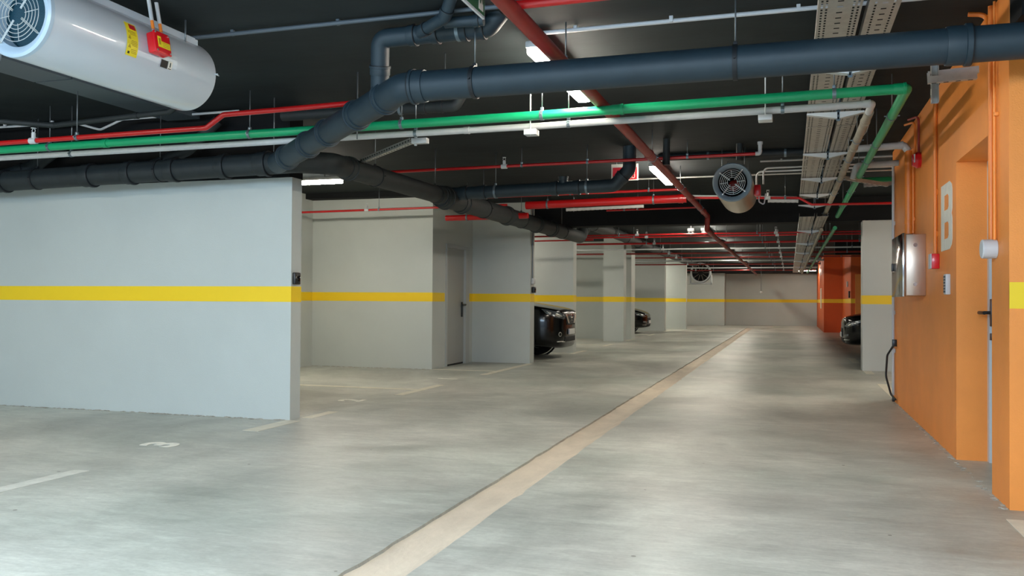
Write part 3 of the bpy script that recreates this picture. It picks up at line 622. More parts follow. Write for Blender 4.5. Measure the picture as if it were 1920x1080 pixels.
lamp(-6.9, -5.5, 36, 36.13, 'added unseen linear lamp across the far left bay before the narrow wall')  # hidden lamp added to lift the light at the far end
lamp(2.6, 4.0, 33.5, 33.63, 'added unseen linear lamp behind the far orange wall')  # another unseen addition, more light around the end wall
lamp(1.9, 3.3, 13, 13.13, 'added unseen linear lamp in the right bay before the grey pillar')  # added out of sight so the face of the grey pillar is brighter

# ------------------------------------------------------------------ jet fans
def guard(c, R, t, wire, m='guard', rings=5, name='guard'):
    c = Vector(c); a = MB()
    for k in range(1, rings+1): a.torus(c, (0, 1, 0), R*(.22+.70*k/rings*.9), wire, 40, 6)
    for k in range(4):
        an = PI/4+k*PI/2+.12; d = V(math.cos(an), 0, math.sin(an)); s = V(-d.z, 0, d.x)*R*.022
        a.cyl(c+d*R*.22+s, c+d*R*1.04+s, wire*1.2, n=6); a.cyl(c+d*R*.22-s, c+d*R*1.04-s, wire*1.2, n=6)
    for k in range(4):
        an = k*PI/2+.10; d = V(math.cos(an), 0, math.sin(an)); a.cyl(c+d*R*.3, c+d*R*.85, wire, n=6)
    a.obj(name, m, t)
    for k in range(4):
        an = PI/4+k*PI/2+.12; d = V(math.cos(an), 0, math.sin(an)); p = c+d*R*1.06; MB().cyl(p-V(0, .006, 0), p+V(0, .004, 0), wire*2.2, n=10).obj('screw', 'chrome', t)
def jet_fan(x, y0, y1, z, r, case, ring, label, mesh=False, lining='inner'):
    t = thing('jet_fan', label, 'fan', (x, y0, z-r))
    ri = r*.74
    MB().lathe((x, y0, z), (0, 1, 0), [(.035, r*.995), (.05, r), (y1-y0-.02, r), (y1-y0, r*.98), (y1-y0, ri)], 64).obj('casing', case, t)
    MB().lathe((x, y0, z), (0, 1, 0), [(.035, r*1.005), (.012, r*1.0), (0, r*.95), (.004, r*.86), (.03, ri), (.10, ri*.98)], 64).obj('inlet_ring', ring, t)
    MB().lathe((x, y0, z), (0, 1, 0), [(.09, ri*.985), (y1-y0, ri*.985)], 48).obj('lining', lining, t)
    q = MB(); q.cyl((x, y0+.35, z), (x, y1-.2, z), r*.30, n=28); q.sphere((x, y0+.35, z), r*.30, 20, (1, .5, 1)); q.obj('motor', 'dark' if mesh else 'redmain', t)
    for k in range(8):
        a = MB(); an = k*PI/4; d = V(math.cos(an), 0, math.sin(an)); s = V(-d.z, 0, d.x)
        pts = [V(x, y0+.32, z)+d*r*.28-s*.03, V(x, y0+.40, z)+d*r*.28+s*.03, V(x, y0+.42, z)+d*ri*.95+s*.06, V(x, y0+.33, z)+d*ri*.95-s*.05]
        a.add(pts+[p+V(0, .006, 0) for p in pts], [(0, 1, 2, 3), (7, 6, 5, 4), (0, 4, 5, 1), (1, 5, 6, 2), (2, 6, 7, 3), (3, 7, 4, 0)]); a.obj('blade', 'dark', t)
    if mesh:   # perforated lining behind the guard
        a = MB()
        for i in range(-16, 17):
            for j in range(-16, 17):
                u, v = (i+.5*(j % 2))*.0098, j*.0088
                if u*u+v*v < (ri*.96)**2:
                    R_ = .0026; a.add([(x+u+R_*math.cos(k*PI/3), y0+.118, z+v+R_*math.sin(k*PI/3)) for k in range(6)], [(0, 1, 2, 3, 4, 5)])
        o = a.obj('perforations', 'dark', t); o['kind'] = 'stuff'
        MB().cyl((x, y0+.12, z), (x, y0+.125, z), ri*.97, n=48).obj('perforated_disc', 'inner', t)
    guard((x, y0+.012, z), ri, t, .0022 if mesh else .003)
    return t
FX, FZ = -3.918, 2.674
F1 = jet_fan(FX, 3.62, 5.02, FZ, .23, 'fan', 'fanring', 'large grey cylindrical jet fan hanging at the top left corner', True)
def on_fan(Y, ang, r=.232): return V(FX+r*math.cos(ang), Y, FZ+r*math.sin(ang))
q = MB(); q.obox((FX+.06, 3.7, FZ+.235), (FX+.06, 4.95, FZ+.235), .10, .012); q.obox((FX+.13, 3.7, FZ+.20), (FX+.13, 4.95, FZ+.20), .004, .05); q.obj('mounting_rail', 'fan', F1)
for y in (3.85, 4.8):
    for s in (-.15, .15): MB().cyl((FX+s, y, FZ+.14), (FX+s, y, H_C), .006, n=8).obj('hanger_rod', 'rod', F1)
MB().box(FX+.1, FX+.104, 4.95, 5.04, FZ-.02, FZ+.02).prism([(0, 0), (.06, 0), (0, .05)], lambda u, v, w_: (FX+.2301+u*.4, 5.0+v, FZ+.0+w_*.006)).obj('tab', 'fan', F1)
def patch(parent, name, m, y0, y1, a0, a1, off, n=6, th=.001):
    a = MB(); vs = []
    for k in range(n+1):
        an = a0+(a1-a0)*k/n; vs += [on_fan(y0, an, .23+off), on_fan(y1, an, .23+off), on_fan(y1, an, .23+off-th), on_fan(y0, an, .23+off-th)]
    fs = []
    for k in range(n): b = 4*k; fs += [(b, b+1, b+5, b+4), (b+3, b+7, b+6, b+2), (b, b+4, b+7, b+3), (b+1, b+2, b+6, b+5)]
    fs += [(0, 3, 2, 1), (4*n, 4*n+1, 4*n+2, 4*n+3)]
    a.add(vs, fs); return a.obj(name, m, parent)
# sticker, access plate and isolator box on the casing
patch(F1, 'access_plate', 'fan', 4.24, 4.62, -.28, .42, .003)
S = patch(F1, 'warning_sticker', 'sticker', 4.18, 4.27, -.36, .50, .0045)
patch(S, 'sticker_header', 'signred', 4.21, 4.262, .33, .47, .0055, 3)
for k, (aa, ya, yb) in enumerate(((.26, 4.19, 4.255), (.22, 4.19, 4.25), (.18, 4.205, 4.258), (.02, 4.215, 4.26), (-.02, 4.21, 4.262), (-.06, 4.21, 4.258), (-.10, 4.22, 4.262), (-.2, 4.215, 4.26), (-.24, 4.215, 4.26), (-.28, 4.22, 4.262))):
    patch(S, 'print_line', 'inkgold', ya, yb, aa, aa+.016, .0055, 1)
for a0 in (.06, -.16):
    tri = MB(); c = 4.20; tri.add([on_fan(c-.012, a0, .2358), on_fan(c+.012, a0, .2358), on_fan(c, a0+.10, .2358)], [(0, 1, 2)]); tri.obj('warning_triangle', 'inkgold', S)
patch(S, 'warning_triangle', 'ink', 4.192, 4.207, -.31, -.25, .0055, 2)
bx = on_fan(4.40, .18, .23); B = MB()
IB = thing('isolator_box', 'red isolator box with yellow label bolted to the side of the large fan', 'switch', (bx.x, bx.y, bx.z))
tilt = Matrix.Rotation(-.18, 4, 'Y')
def tb(mb, name, m, par):
    k = MB(); mm = Matrix.Translation(bx) @ tilt
    k.v = [tuple(mm @ Vector(v)) for v in mb.v]; k.f = mb.f; k.sm = mb.sm; return k.obj(name, m, par)
tb(MB().rbox(.004, .055, -.055, .075, -.075, .05, .008, 3), 'box_body', 'redbox', IB)
tb(MB().rbox(.055, .068, -.06, .08, -.08, .055, .006, 3), 'box_lid', 'redbox', IB)
for u in (-.048, .068):
    for v in (-.068, .043): tb(MB().cyl((.068, u, v), (.072, u, v), .006, n=10), 'lid_screw', 'chrome', IB)
L_ = tb(MB().box(.068, .0695, -.035, .07, -.045, -.005).box(.068, .0695, -.035, -.005, -.005, .022), 'yellow_label', 'sticker', IB)
tb(MB().box(.0695, .070, -.028, -.012, -.03, .01), 'symbol', 'inkgold', L_)
for k in range(3): tb(MB().box(.0695, .070, .005, .06, -.037+k*.011, -.034+k*.011), 'print_line', 'inkgold', L_)
patch(F1, 'rating_plate', 'ink', 4.475, 4.535, -.34, -.14, .006, 3)
patch(F1, 'arrow_label', 'white', 4.54, 4.575, -.34, -.12, .006, 3)
patch(F1, 'arrow_mark', 'ink', 4.553, 4.562, -.28, -.16, .0068, 2); patch(F1, 'arrow_mark', 'ink', 4.545, 4.57, -.33, -.31, .0068, 1)
for u, l in ((-.02, 'left'), (.05, 'right')):
    t = thing('cable_sleeve', 'white cable sleeve with orange gland entering the red isolator box, %s one' % l, 'cable', (bx.x, bx.y+u, bx.z))
    P = [Matrix.Translation(bx) @ tilt @ Vector(v) for v in ((.03, u, .05), (.035, u, .075), (.03, u+.005, .13), (.0, u+.03, .40))]
    MB().cyl(P[0], P[1], .008, n=12).obj('gland', 'chrome', t); MB().cyl(P[1], P[2], .010, n=12).obj('orange_sleeve', 'flexor', t)
    MB().tube([P[2], P[2].lerp(P[3], .5)+V(.004, 0, 0), P[3]], .012, 12).obj('white_sleeve', 'conduit', t)

F2 = jet_fan(-.638, 10.52, 11.95, 2.565, .228, 'steel', 'ring', 'small looking brushed steel jet fan beyond the pipes over the aisle', False, 'dark')
for y in (10.7, 11.7):
    for s in (-.13, .13): MB().cyl((-.638+s, y, 2.73), (-.638+s, y, H_C), .006, n=6).obj('hanger_rod', 'rod', F2)
MB().rbox(-.638+.225, -.638+.30, 11.1, 11.3, 2.47, 2.60, .01).obj('isolator_box', 'redbox', F2)
MB().tube(fillet([(-.36, 11.2, 2.47), (-.36, 11.2, 2.40), (-.30, 11.2, 2.36), (-.28, 11.2, 2.5)], .03), .008, 8).obj('cable', 'conduit', F2)

# far axial fan in its square frame
t = thing('axial_fan', 'far square framed axial fan with white housing before the end wall', 'fan', (-3.85, 41.4, 2.0))
cx, cz = -3.93, 2.50
MB().lathe((cx, 41.3, cz), (0, 1, 0), [(0, .40), (0, .46), (.5, .46), (.5, .40), (0, .40)], 40).obj('fan_ring', 'galvb', t)
q = MB(); q.box(cx-.5, cx+.5, 41.35, 41.75, cz-.52, cz-.47); q.box(cx-.5, cx-.46, 41.35, 41.75, cz-.52, cz-.1); q.box(cx+.46, cx+.5, 41.35, 41.75, cz-.52, cz-.1); q.box(cx-.62, cx+.5, 41.30, 41.8, cz-.54, cz-.52); q.obj('frame', 'galvb', t)
MB().cyl((cx, 41.6, cz), (cx, 41.62, cz), .40, n=36).obj('backing', 'dark', t)
for k in range(10):
    an = k*PI/5; d = V(math.cos(an), 0, math.sin(an)); MB().obox(V(cx, 41.5, cz)+d*.1, V(cx, 41.5, cz)+d*.38, .02, .10, V(0, 1, 0)).obj('blade', 'brown', t)
MB().cyl((cx, 41.4, cz), (cx, 41.6, cz), .11, n=20).obj('hub', 'dark', t)
MB().cyl((cx-.2, 41.5, cz+.4), (cx-.2, 41.5, H_C), .012, n=6).cyl((cx+.2, 41.5, cz+.4), (cx+.2, 41.5, H_C), .012, n=6).obj('hanger_rod', 'rod', t)

# grey strip duct on the slab left of the large fan, loose cables
t = thing('ceiling_duct', 'flat dark grey duct strip on the slab below the large fan', 'duct', (-5.72, 1, 2.93))
for k in range(4): MB().box(-5.90, -5.52, .8+k*1.62, .8+k*1.62+1.60, 2.93, 2.989).obj('duct_section', 'strut' if False else 'conduitd', t)
for i, (x, l) in enumerate(((-5.35, 'left'), (-5.12, 'right'))):
    tag(MB().tube(fillet([(x-.05, 4.5, 2.98), (x-.03, 4.5, 2.8), (x+.05, 4.5, 2.62), (x+.13, 4.5, 2.75), (x+.16, 4.5, 2.98)], .06), .006, 8).obj('loose_cable', 'rod'), 'grey loose cable loop hanging under the large fan, %s one' % l, 'cable')

# ------------------------------------------------------------------ signs
t = thing('exit_sign', 'green emergency exit sign with white figure hanging at the top edge', 'sign', (-1.487, 4.0, 2.6))
MB().box(-1.495, -1.483, 3.60, 4.20, 2.60, 2.82).obj('sign_border', 'conduit', t)
MB().box(-1.483, -1.480, 3.612, 4.188, 2.612, 2.808).obj('sign_face', 'signgreen', t)
ply = lambda pts, name='figure', m='white': MB().prism(pts, lambda u, v, w_: (-1.480+w_*.0015, u, v)).obj(name, m, t)
ply([(4.10, 2.625), (4.165, 2.625), (4.165, 2.80), (4.10, 2.80)])
ply([(4.115, 2.66), (4.125, 2.655), (4.14, 2.70), (4.155, 2.66), (4.16, 2.665), (4.145, 2.73), (4.13, 2.73)], 'figure_legs', 'signgreen').location.x += .0012
ply([(3.68, 2.71), (3.75, 2.77), (3.75, 2.73), (3.98, 2.73), (3.98, 2.69), (3.75, 2.69), (3.75, 2.65)], 'arrow')
for y in (3.7, 4.1): MB().cyl((-1.489, y, 2.82), (-1.489, y, H_C), .004, n=6).obj('hanger_wire', 'rod', t)
t = thing('warning_sign', 'small white and red sign with white letters hanging under the slab', 'sign', (-2.02, 11.3, 2.73))
MB().box(-2.22, -1.868, 11.29, 11.30, 2.733, 2.95).obj('sign_plate', 'white', t)
MB().box(-2.20, -1.885, 11.286, 11.291, 2.745, 2.905).obj('red_field', 'signred', t)
for s, z in (('TI', 2.845), ('ZU', 2.785)):
    mw = Matrix(((1, 0, 0, -1.905), (0, 0, 1, 11.284), (0, 1, 0, z), (0, 0, 0, 1)))
    text_obj(s, .075, .001, mw, 'lettering', 'white', t, 'RIGHT')
for x in (-2.15, -1.93): MB().cyl((x, 11.295, 2.95), (x, 11.295, H_C), .003, n=6).obj('hanger_wire', 'rod', t)

# painted letter B on the orange wall: u = 0 at its left (far) edge
def fB(u, v, w_): return (XR-.0005-w_*.003, 7.925-u*.512, 1.59+v*.53)
def hollow(outer, holes, f, name, m, parent=None):
    cu = D.curves.new('c', 'CURVE'); cu.dimensions = '2D'; cu.fill_mode = 'BOTH'; cu.extrude = .5
    for poly in [outer]+holes:
        s = cu.splines.new('POLY'); s.points.add(len(poly)-1); s.use_cyclic_u = True
        for p, (a, b) in zip(s.points, poly): p.co = (a, b, 0, 1)
    o = D.objects.new('c', cu); COL.objects.link(o); dg = bpy.context.evaluated_depsgraph_get(); dg.update()
    me = D.meshes.new_from_object(o.evaluated_get(dg)); D.objects.remove(o)
    for v in me.vertices: v.co = f(v.co.x, v.co.y, v.co.z+.5)
    me.materials.clear(); me.materials.append(M[m]); ob = D.objects.new(name, me); COL.objects.link(ob); ob.parent = parent; return ob
outer = [(0, 0), (.78, 0), (.95, .06), (1, .14), (1, .44), (.93, .52), (1, .58), (1, .86), (.95, .94), (.78, 1), (0, 1)]
holes = [[(.28, .17), (.28, .42), (.62, .42), (.70, .38), (.70, .21), (.62, .17)], [(.28, .60), (.28, .83), (.62, .83), (.70, .79), (.70, .64), (.62, .60)]]
tag(hollow(outer, holes, fB, 'painted_letter', 'white'), 'large white block letter B painted on the orange wall', 'letter')

# ------------------------------------------------------------------ wall fittings, right
t = thing('steel_cabinet', 'shiny stainless steel cabinet mounted on the orange wall', 'cabinet', (XR, 9.3, 1.23))
MB().rbox(1.02, XR, 8.78, 9.62, 1.235, 1.80, .006).obj('cabinet_body', 'stainlessb', t)
MB().rbox(.99, 1.02, 8.76, 9.64, 1.225, 1.81, .004).obj('cabinet_door', 'stainless', t)
MB().cyl((1.10, 8.78, 1.70), (1.10, 8.775, 1.70), .018, n=16).cyl((1.10, 8.78, 1.34), (1.10, 8.775, 1.34), .018, n=16).obj('knockout', 'stainless', t)
MB().rbox(.975, .992, 9.5, 9.56, 1.48, 1.56, .004).obj('latch', 'black', t)
t = thing('call_point', 'red manual fire call point on the orange wall', 'alarm', (XR, 8.1, 1.46))
MB().rbox(1.13, XR, 8.02, 8.15, 1.455, 1.58, .006).obj('housing', 'redbox', t)
MB().rbox(1.122, 1.130, 8.02, 8.15, 1.455, 1.58, .003).obj('front_plate', 'conduit', t)
t = thing('keypad', 'slim grey keypad with black buttons right of the call point', 'keypad', (XR, 7.55, 1.23))
MB().rbox(1.155, XR, 7.50, 7.60, 1.235, 1.395, .006).obj('keypad_body', 'conduit', t)
for k in range(6):
    for j in range(2): MB().rbox(1.150, 1.156, 7.515+j*.04, 7.543+j*.04, 1.25+k*.023, 1.266+k*.023, .001).obj('button', 'black', t)
t = thing('fire_sounder', 'small red fire sounder high on the orange wall', 'alarm', (XR, 9.1, 2.45))
MB().lathe((XR-.0, 9.13, 2.53), (-1, 0, 0), [(0, .001), (0, .075), (.03, .08), (.06, .06), (.075, .055), (.08, 0.001)], 28).obj('sounder_body', 'redbox', t)
MB().rbox(1.125, 1.135, 9.06, 9.10, 2.50, 2.58, .002).obj('label_plate', 'conduit', t)
t = thing('wall_spotlight', 'white horizontal cylinder lamp on the nearest orange pillar', 'lamp', (XR, 5.96, 1.45))
MB().lathe((XR, 5.915, 1.497), (-1, 0, 0), [(0, .001), (0, .054), (.004, .058), (.078, .058), (.084, .052), (.086, .001)], 32).obj('lamp_cylinder', 'conduit', t)
# readers on the wall ends
def reader(x, y0, y1, z0, z1, label, d=.035):
    t = thing('wall_reader', label, 'card reader', (x, (y0+y1)/2, z0))
    MB().rbox(x, x+d, y0, y1, z0, z1, .010, 3).obj('reader_body', 'black', t)
    MB().rbox(x+d-.002, x+d+.003, y0+.012, y1-.012, z0+.015, z1-.03, .003).obj('reader_face', 'glass', t)
reader(XL, 7.435, 7.54, 1.31, 1.425, 'black plastic reader on the end of the nearest left wall')
reader(XL, 15.68, 15.80, 1.31, 1.42, 'black reader on the wall end beside the first black car', .06)
t = thing('junction_box', 'white junction box above the black reader beside the first car', 'box', (XL, 15.72, 1.47))
MB().rbox(XL, XL+.05, 15.66, 15.78, 1.475, 1.58, .006).obj('box_body', 'conduit', t)
conduit([(XL+.015, 15.70, 2.95), (XL+.015, 15.70, 1.58)], .012, 'rod', 'grey conduit down the wall end above the junction box', [(XL+.01, 15.7, 2.2)])
reader(1.90, 31.6, 31.8, 1.32, 1.55, 'black reader on the distant orange wall', .05)
tag(MB().rbox(2.35, 2.55, 31.1, 31.2, 1.42, 1.68, .02).obj('wall_box', 'black'), 'black box on the orange wall left of the grey pillar', 'box')
tag(MB().rbox(1.90, 1.95, 32.6, 32.8, 1.7, 1.9, .02).obj('wall_box', 'conduit'), 'white box on the edge of the distant orange wall', 'box')
t = thing('pendant_sensor', 'small white ball hanging on a cord before the end wall', 'sensor', (-1.27, 43, 1.6))
MB().sphere((-1.275, 43, 1.62), .06, 14).obj('sensor_ball', 'conduit', t); MB().cyl((-1.275, 43, 1.66), (-1.275, 43, H_C), .012, n=6).obj('cord', 'rod', t)
for x, l in ((-2.0, 'left'), (-1.72, 'right')):
    t = thing('ceiling_camera', 'small white ceiling camera beyond the dark beam, %s one' % l, 'camera', (x, 18.9, 2.6), 'white ceiling cameras')
    MB().rbox(x-.07, x+.07, 18.85, 19.0, 2.66, 2.72, .01).cyl((x, 18.93, 2.72), (x, 18.93, H_C), .01, n=8).obj('camera_mount', 'conduit', t); MB().sphere((x, 18.93, 2.64), .065, 16).obj('dome', 'conduit', t)
    if l == 'left': MB().cyl((x, 18.87, 2.62), (x, 18.86, 2.615), .03, n=16).obj('lens', 'black', t)

# ------------------------------------------------------------------ cars
def car(name, label, nx, cy, dirn, kind, group=None):
    """nose at x=nx, body extends along -dirn; dirn = +1 nose points to +X"""
    t = thing(name, label, 'car', (nx-dirn*2.2, cy, 0), group)
    if kind == 'suv':   st = [(-.0, .42, .26, .93, .50), (.05, .66, .22, .985, .62), (.16, .80, .21, 1.02, .70), (.38, .89, .25, 1.06, .76), (.8, .91, .24, 1.12, .78), (1.15, .91, .24, 1.17, .78), (1.35, .91, .24, 1.24, .72), (1.95, .91, .24, 1.62, .60), (2.6, .91, .24, 1.69, .60), (3.6, .91, .25, 1.66, .60), (4.15, .89, .3, 1.45, .62), (4.5, .84, .38, 1.05, .66), (4.6, .70, .45, .95, .55)]; wr, axf, axr, belt = .36, .92, 3.62, 1.12
    elif kind == 'hatch': st = [(0, .40, .26, .66, .40), (.06, .62, .22, .74, .52), (.18, .76, .20, .80, .62), (.42, .85, .19, .87, .70), (.8, .88, .19, .95, .72), (1.1, .88, .19, 1.0, .72), (1.25, .88, .19, 1.06, .66), (1.9, .88, .19, 1.40, .54), (2.5, .88, .19, 1.47, .54), (3.3, .87, .2, 1.42, .54), (3.9, .83, .3, 1.1, .58), (4.15, .70, .4, .9, .5)]; wr, axf, axr, belt = .31, .85, 3.35, .95
    else:               st = [(0, .42, .24, .70, .42), (.06, .64, .20, .76, .55), (.18, .78, .18, .80, .64), (.42, .87, .18, .85, .70), (.9, .90, .18, .92, .72), (1.3, .90, .18, .97, .72), (1.5, .90, .18, 1.03, .66), (2.2, .90, .18, 1.38, .54), (2.8, .90, .18, 1.44, .54), (3.5, .89, .2, 1.36, .54), (4.1, .87, .24, 1.05, .62), (4.5, .82, .3, .98, .6), (4.62, .66, .4, .9, .5)]; wr, axf, axr, belt = .32, .9, 3.6, .93
    if kind == 'sedan': st = [(x, hw, zb, zt+.06, ht) for x, hw, zb, zt, ht in st]; belt += .05
    a = MB(); rows = []
    for x, hw, zb, zt, ht in st:
        zbelt = min(belt, zt-.05); zm = zb+(zbelt-zb)*.55
        half = [(0, zb), (hw*.7, zb), (hw*.93, zb+.05), (hw*.99, zb+.16), (hw, zm), (hw*.985, zbelt-.03), (max(ht, hw*.82) if zt < belt+.12 else hw*.93, min(zbelt+.02, zt-.02)), (ht, zt-.02), (ht*.55, zt), (0, zt+.008)]
        rows.append([(x, y, z) for y, z in half]+[(x, -y, z) for y, z in half[-2:0:-1]])
    n = len(rows[0]); X = lambda u: nx-dirn*u
    vs = [(X(x), cy+y, z) for r in rows for x, y, z in r]
    fs = [(i*n+j, i*n+(j+1) % n, (i+1)*n+(j+1) % n, (i+1)*n+j) for i in range(len(rows)-1) for j in range(n)]
    fs += [tuple(range(n)), tuple(range((len(rows)-1)*n, len(rows)*n))]
    # cap: fill ends with centre fans for smooth noses
    fs = fs[:-2]
    for base, k in ((0, 0), ((len(rows)-1)*n, len(rows)-1)):
        zc = (rows[k][0][2]+rows[k][9][2])/2; vs.append((X(rows[k][0][0]+(-.015 if k == 0 else .02)), cy, zc)); c = len(vs)-1
        for j in range(n): fs.append((base+j, base+(j+1) % n, c))
    a.add(vs, fs, True); body = a.obj('body', 'carpaint', t)
    for e in body.data.edges: pass
    body.data.polygons.foreach_set('use_smooth', [True]*len(body.data.polygons)); body.data.materials.append(M['glass'])
    bm = bmesh.new(); bm.from_mesh(body.data)
    for e in bm.edges: e.smooth = True
    for f in bm.faces:
        c = f.calc_center_median(); zc = c.z; xc = (nx-(c.x+t.location.x))*dirn
        if zc > belt+.03 and xc > st[5][0]+.08: f.material_index = 1 if (f.normal.z < .93) else 0
    bm.to_mesh(body.data); bm.free()
    md = body.modifiers.new('s', 'SUBSURF'); md.levels = md.render_levels = 2
    dg = bpy.context.evaluated_depsgraph_get(); dg.update(); me = D.meshes.new_from_object(body.evaluated_get(dg)); body.modifiers.clear(); body.data = me
    bvh = BVHTree.FromPolygons([v.co+t.location for v in me.vertices], [p.vertices[:] for p in me.polygons])
    def decal(name_, m, poly, o, u, v, off=.006, cell=.012, par=None, th=.006):
        """project a 2D outline onto the body; o,u,v: frame in car space (x back from nose, y to car's +Y, z up)"""
        W = lambda p: Vector((nx-dirn*p[0], cy+p[1], p[2])); Wd = lambda p: Vector((-dirn*p[0], p[1], p[2]))
        o, u, v = W(o), Wd(u).normalized(), Wd(v).normalized(); nrm = u.cross(v).normalized()
        ctr = Vector((nx-dirn*1.2, cy, o.z))
        if nrm.dot(ctr-o) < 0: nrm = -nrm
        def inside(x, y):
            c = False; k = len(poly)
            for i in range(k):
                x1, y1 = poly[i]; x2, y2 = poly[(i+1) % k]
                if (y1 > y) != (y2 > y) and x < (x2-x1)*(y-y1)/(y2-y1)+x1: c = not c
            return c
        x0, x1 = min(p[0] for p in poly), max(p[0] for p in poly); y0, y1 = min(p[1] for p in poly), max(p[1] for p in poly)
        q = MB(); idx = {}; vs_ = []; fs_ = []
        nxn, nyn = int((x1-x0)/cell)+1, int((y1-y0)/cell)+1
        def vert(i, j):
            if (i, j) in idx: return idx[(i, j)]
            p = o+u*(x0+i*cell)+v*(y0+j*cell)-nrm*1.0; h = bvh.ray_cast(p, nrm, 2.5)
            if h[0] is None: idx[(i, j)] = None; return None
            idx[(i, j)] = len(vs_); vs_.append(h[0]-nrm*off); return idx[(i, j)]
        for i in range(nxn):
            for j in range(nyn):
                if inside(x0+(i+.5)*cell, y0+(j+.5)*cell):
                    k = [vert(i, j), vert(i+1, j), vert(i+1, j+1), vert(i, j+1)]
                    if None not in k: fs_.append(k)
        if not fs_: return None
        q.add(vs_, fs_, True); ob = q.obj(name_, m, par or t); s = ob.modifiers.new('t', 'SOLIDIFY'); s.thickness = th; s.offset = 0; return ob
    FU, FV = (0, 1, 0), (0, 0, 1)
    for s in (-1, 1):
        cu = (.75, s*.66, 0)   # diagonal direction over the front corner
        if kind == 'suv':
            hl = decal('headlight', 'headlamp', [(-.20, .03), (-.02, .10), (.22, .15), (.36, .17), (.30, .09), (.10, 0), (-.14, -.03)], (.05, s*.66, .83), cu, FV, cell=.006)
            if hl: decal('lens', 'chrome', [(-.08, .03), (.0, .06), (.10, .09), (.12, .04), (.02, .01)], (.05, s*.66, .83), cu, FV, off=.014, cell=.01, par=hl); decal('lens', 'chrome', [(.20, .11), (.28, .13), (.25, .09), (.2, .08)], (.05, s*.66, .83), cu, FV, off=.014, cell=.01, par=hl)
            fg = [(.045*math.cos(k*PI/8), .045*math.sin(k*PI/8)) for k in range(16)]; fi = [(.03*math.cos(k*PI/8), .03*math.sin(k*PI/8)) for k in range(16)]
            f_ = decal('fog_light', 'chrome', fg, (.05, s*.64, .50), cu, FV, cell=.006)
            if f_: decal('lens', 'glass', fi, (.05, s*.64, .50), cu, FV, off=.012, cell=.006, par=f_)
            decal('bumper_trim', 'chrome', [(-.16, 0), (.1, .01), (.1, .025), (-.16, .018)], (.05, s*.62, .34), cu, FV, cell=.008)
            decal('grille_chrome', 'chrome', [(s*.18, .0), (s*.26, .0), (s*.46, .20), (s*.36, .20)], (0, 0, .71), FU, FV, off=.014, cell=.006)
        else:
            h = .62 if kind == 'hatch' else .62
            hl = decal('headlight', 'headlamp', [(-.10, .0), (.06, .08), (.34, .15), (.42, .14), (.26, .04), (.06, -.02)], (.06, s*.62, h), cu, FV, cell=.006)
            if hl: decal('lens', 'chrome', [(.05, .02), (.15, .07), (.14, .03)], (.06, s*.62, h), cu, FV, off=.014, cell=.01, par=hl); decal('lens', 'chrome', [(.20, .07), (.30, .11), (.26, .07)], (.06, s*.62, h), cu, FV, off=.014, cell=.01, par=hl)
            decal('fog_light', 'headlamp', [(-.08, 0), (.10, .02), (.10, .07), (-.06, .06)], (.06, s*.58, .38), cu, FV, cell=.006)
            decal('bumper_trim', 'chrome', [(-.12, 0), (.12, .01), (.12, .02), (-.12, .018)], (.06, s*.58, .30), cu, FV, cell=.006)
    gz = .76 if kind == 'suv' else .52
    decal('grille', 'dark', [(-.34, -.08), (.34, -.08), (.38, .10), (-.38, .10)] if kind == 'suv' else [(-.36, -.05), (.36, -.05), (.34, .06), (-.34, .06)], (0, 0, gz), FU, FV, off=.004, cell=.02)
    if kind == 'suv':
        for k in range(4): decal('grille_bar', 'black', [(-.3, 0), (.3, 0), (.3, .012), (-.3, .012)], (0, 0, gz-.05+k*.04), FU, FV, off=.012, cell=.012)
        em = [(.062*math.cos(k*PI/10), .062*math.sin(k*PI/10)) for k in range(20)]; ei = [(.048*math.cos(k*PI/10), .048*math.sin(k*PI/10)) for k in range(20)]
        e_ = decal('emblem_ring', 'chrome', em, (0, 0, .83), FU, FV, off=.02, cell=.006); decal('emblem_centre', 'dark', ei, (0, 0, .83), FU, FV, off=.024, cell=.006, par=e_)
        decal('emblem_bar', 'chrome', [(-.075, -.013), (.075, -.013), (.075, .013), (-.075, .013)], (0, 0, .83), FU, FV, off=.028, cell=.006, par=e_)
        decal('hood_edge', 'chrome', [(-.3, 0), (.3, 0), (.3, .01), (-.3, .01)], (0, 0, .90), FU, FV, off=.006, cell=.01)
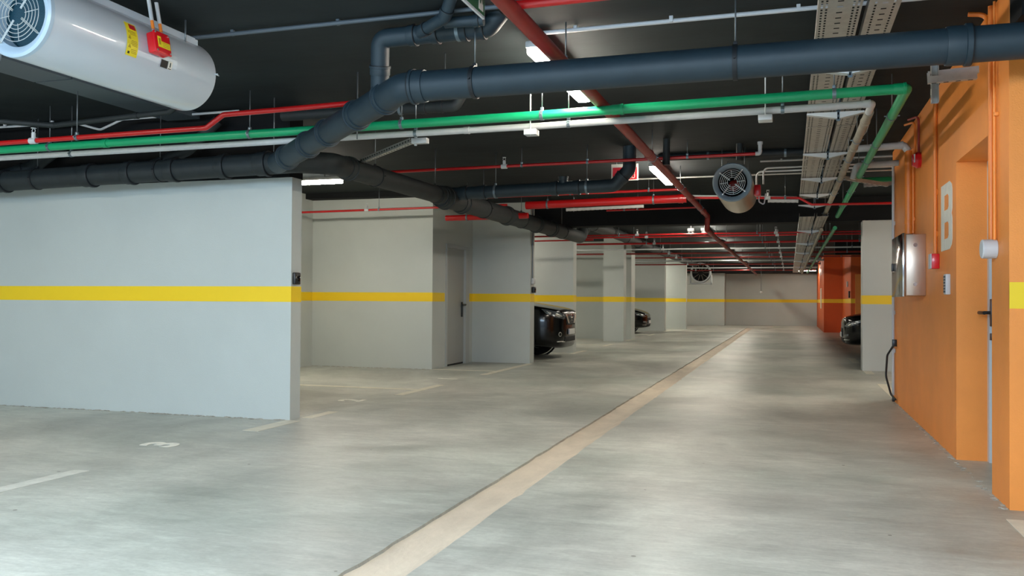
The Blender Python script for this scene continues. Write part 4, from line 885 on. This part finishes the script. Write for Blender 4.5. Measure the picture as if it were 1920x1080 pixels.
    decal('lower_intake', 'dark', [(-.45, -.05), (.45, -.05), (.42, .06), (-.42, .06)], (0, 0, .40 if kind == 'suv' else .30), FU, FV, off=.004, cell=.02)
    pz = .545 if kind == 'suv' else .42
    px = nx+dirn*.018
    p = MB().rbox(min(px, px+dirn*.012), max(px, px+dirn*.012), cy-.26, cy+.26, pz-.056, pz+.056, .003).obj('number_plate', 'plate', t)
    fx = px+dirn*.012
    MB().box(fx, fx+dirn*.001, cy-dirn*.258, cy-dirn*.22, pz-.05, pz+.05).obj('country_band', 'plateblue', p)
    for s in (-1, 1):
        for axx in (axf, axr):
            wx = nx-dirn*axx; yy = cy+s*((st[4][1])-.10)
            wh = MB(); wh.lathe((wx, yy-s*.10, wr), (0, s, 0), [(0, wr*.6), (0, wr*.93), (.03, wr), (.19, wr), (.215, wr*.93), (.215, wr*.64), (.19, wr*.62)], 36); wo = wh.obj('wheel', 'tyre', t)
            MB().lathe((wx, yy+s*.10, wr), (0, s, 0), [(0, wr*.62), (-.02, wr*.55), (-.03, .02)], 30).obj('rim', 'black', wo)
            for k in range(5):
                an = k*2*PI/5; d = V(math.cos(an), 0, math.sin(an)); MB().obox(V(wx, yy+s*.095, wr)+d*.03, V(wx, yy+s*.095, wr)+d*wr*.6, .012, .045, V(0, 1, 0)).obj('spoke', 'galv', wo)
            MB().lathe((wx, yy+s*.082, wr+.01), (0, s, 0), [(0, wr*1.05), (.022, wr*1.07), (.022, wr*1.15), (0, wr*1.17)], 36).obj('wheel_arch', 'dark', t)
        mx = nx-dirn*(st[6][0]+.25); my = cy+s*(.98)
        MB().rbox(mx-.07, mx+.07, my-.08, my+.08, belt-.02, belt+.13, .03, 3).obj('mirror', 'carpaint', t)
    return t
car('suv_car', 'glossy black car with chrome grille parked behind the bluish grey wall', -4.26, 17.45, 1, 'suv')
car('hatchback_car', 'black car with only its nose showing in the far left bay', -4.86, 31.9, 1, 'hatch')
car('sedan_car', 'black car on the right with its nose beside the grey pillar', 1.18, 22.0, -1, 'sedan')
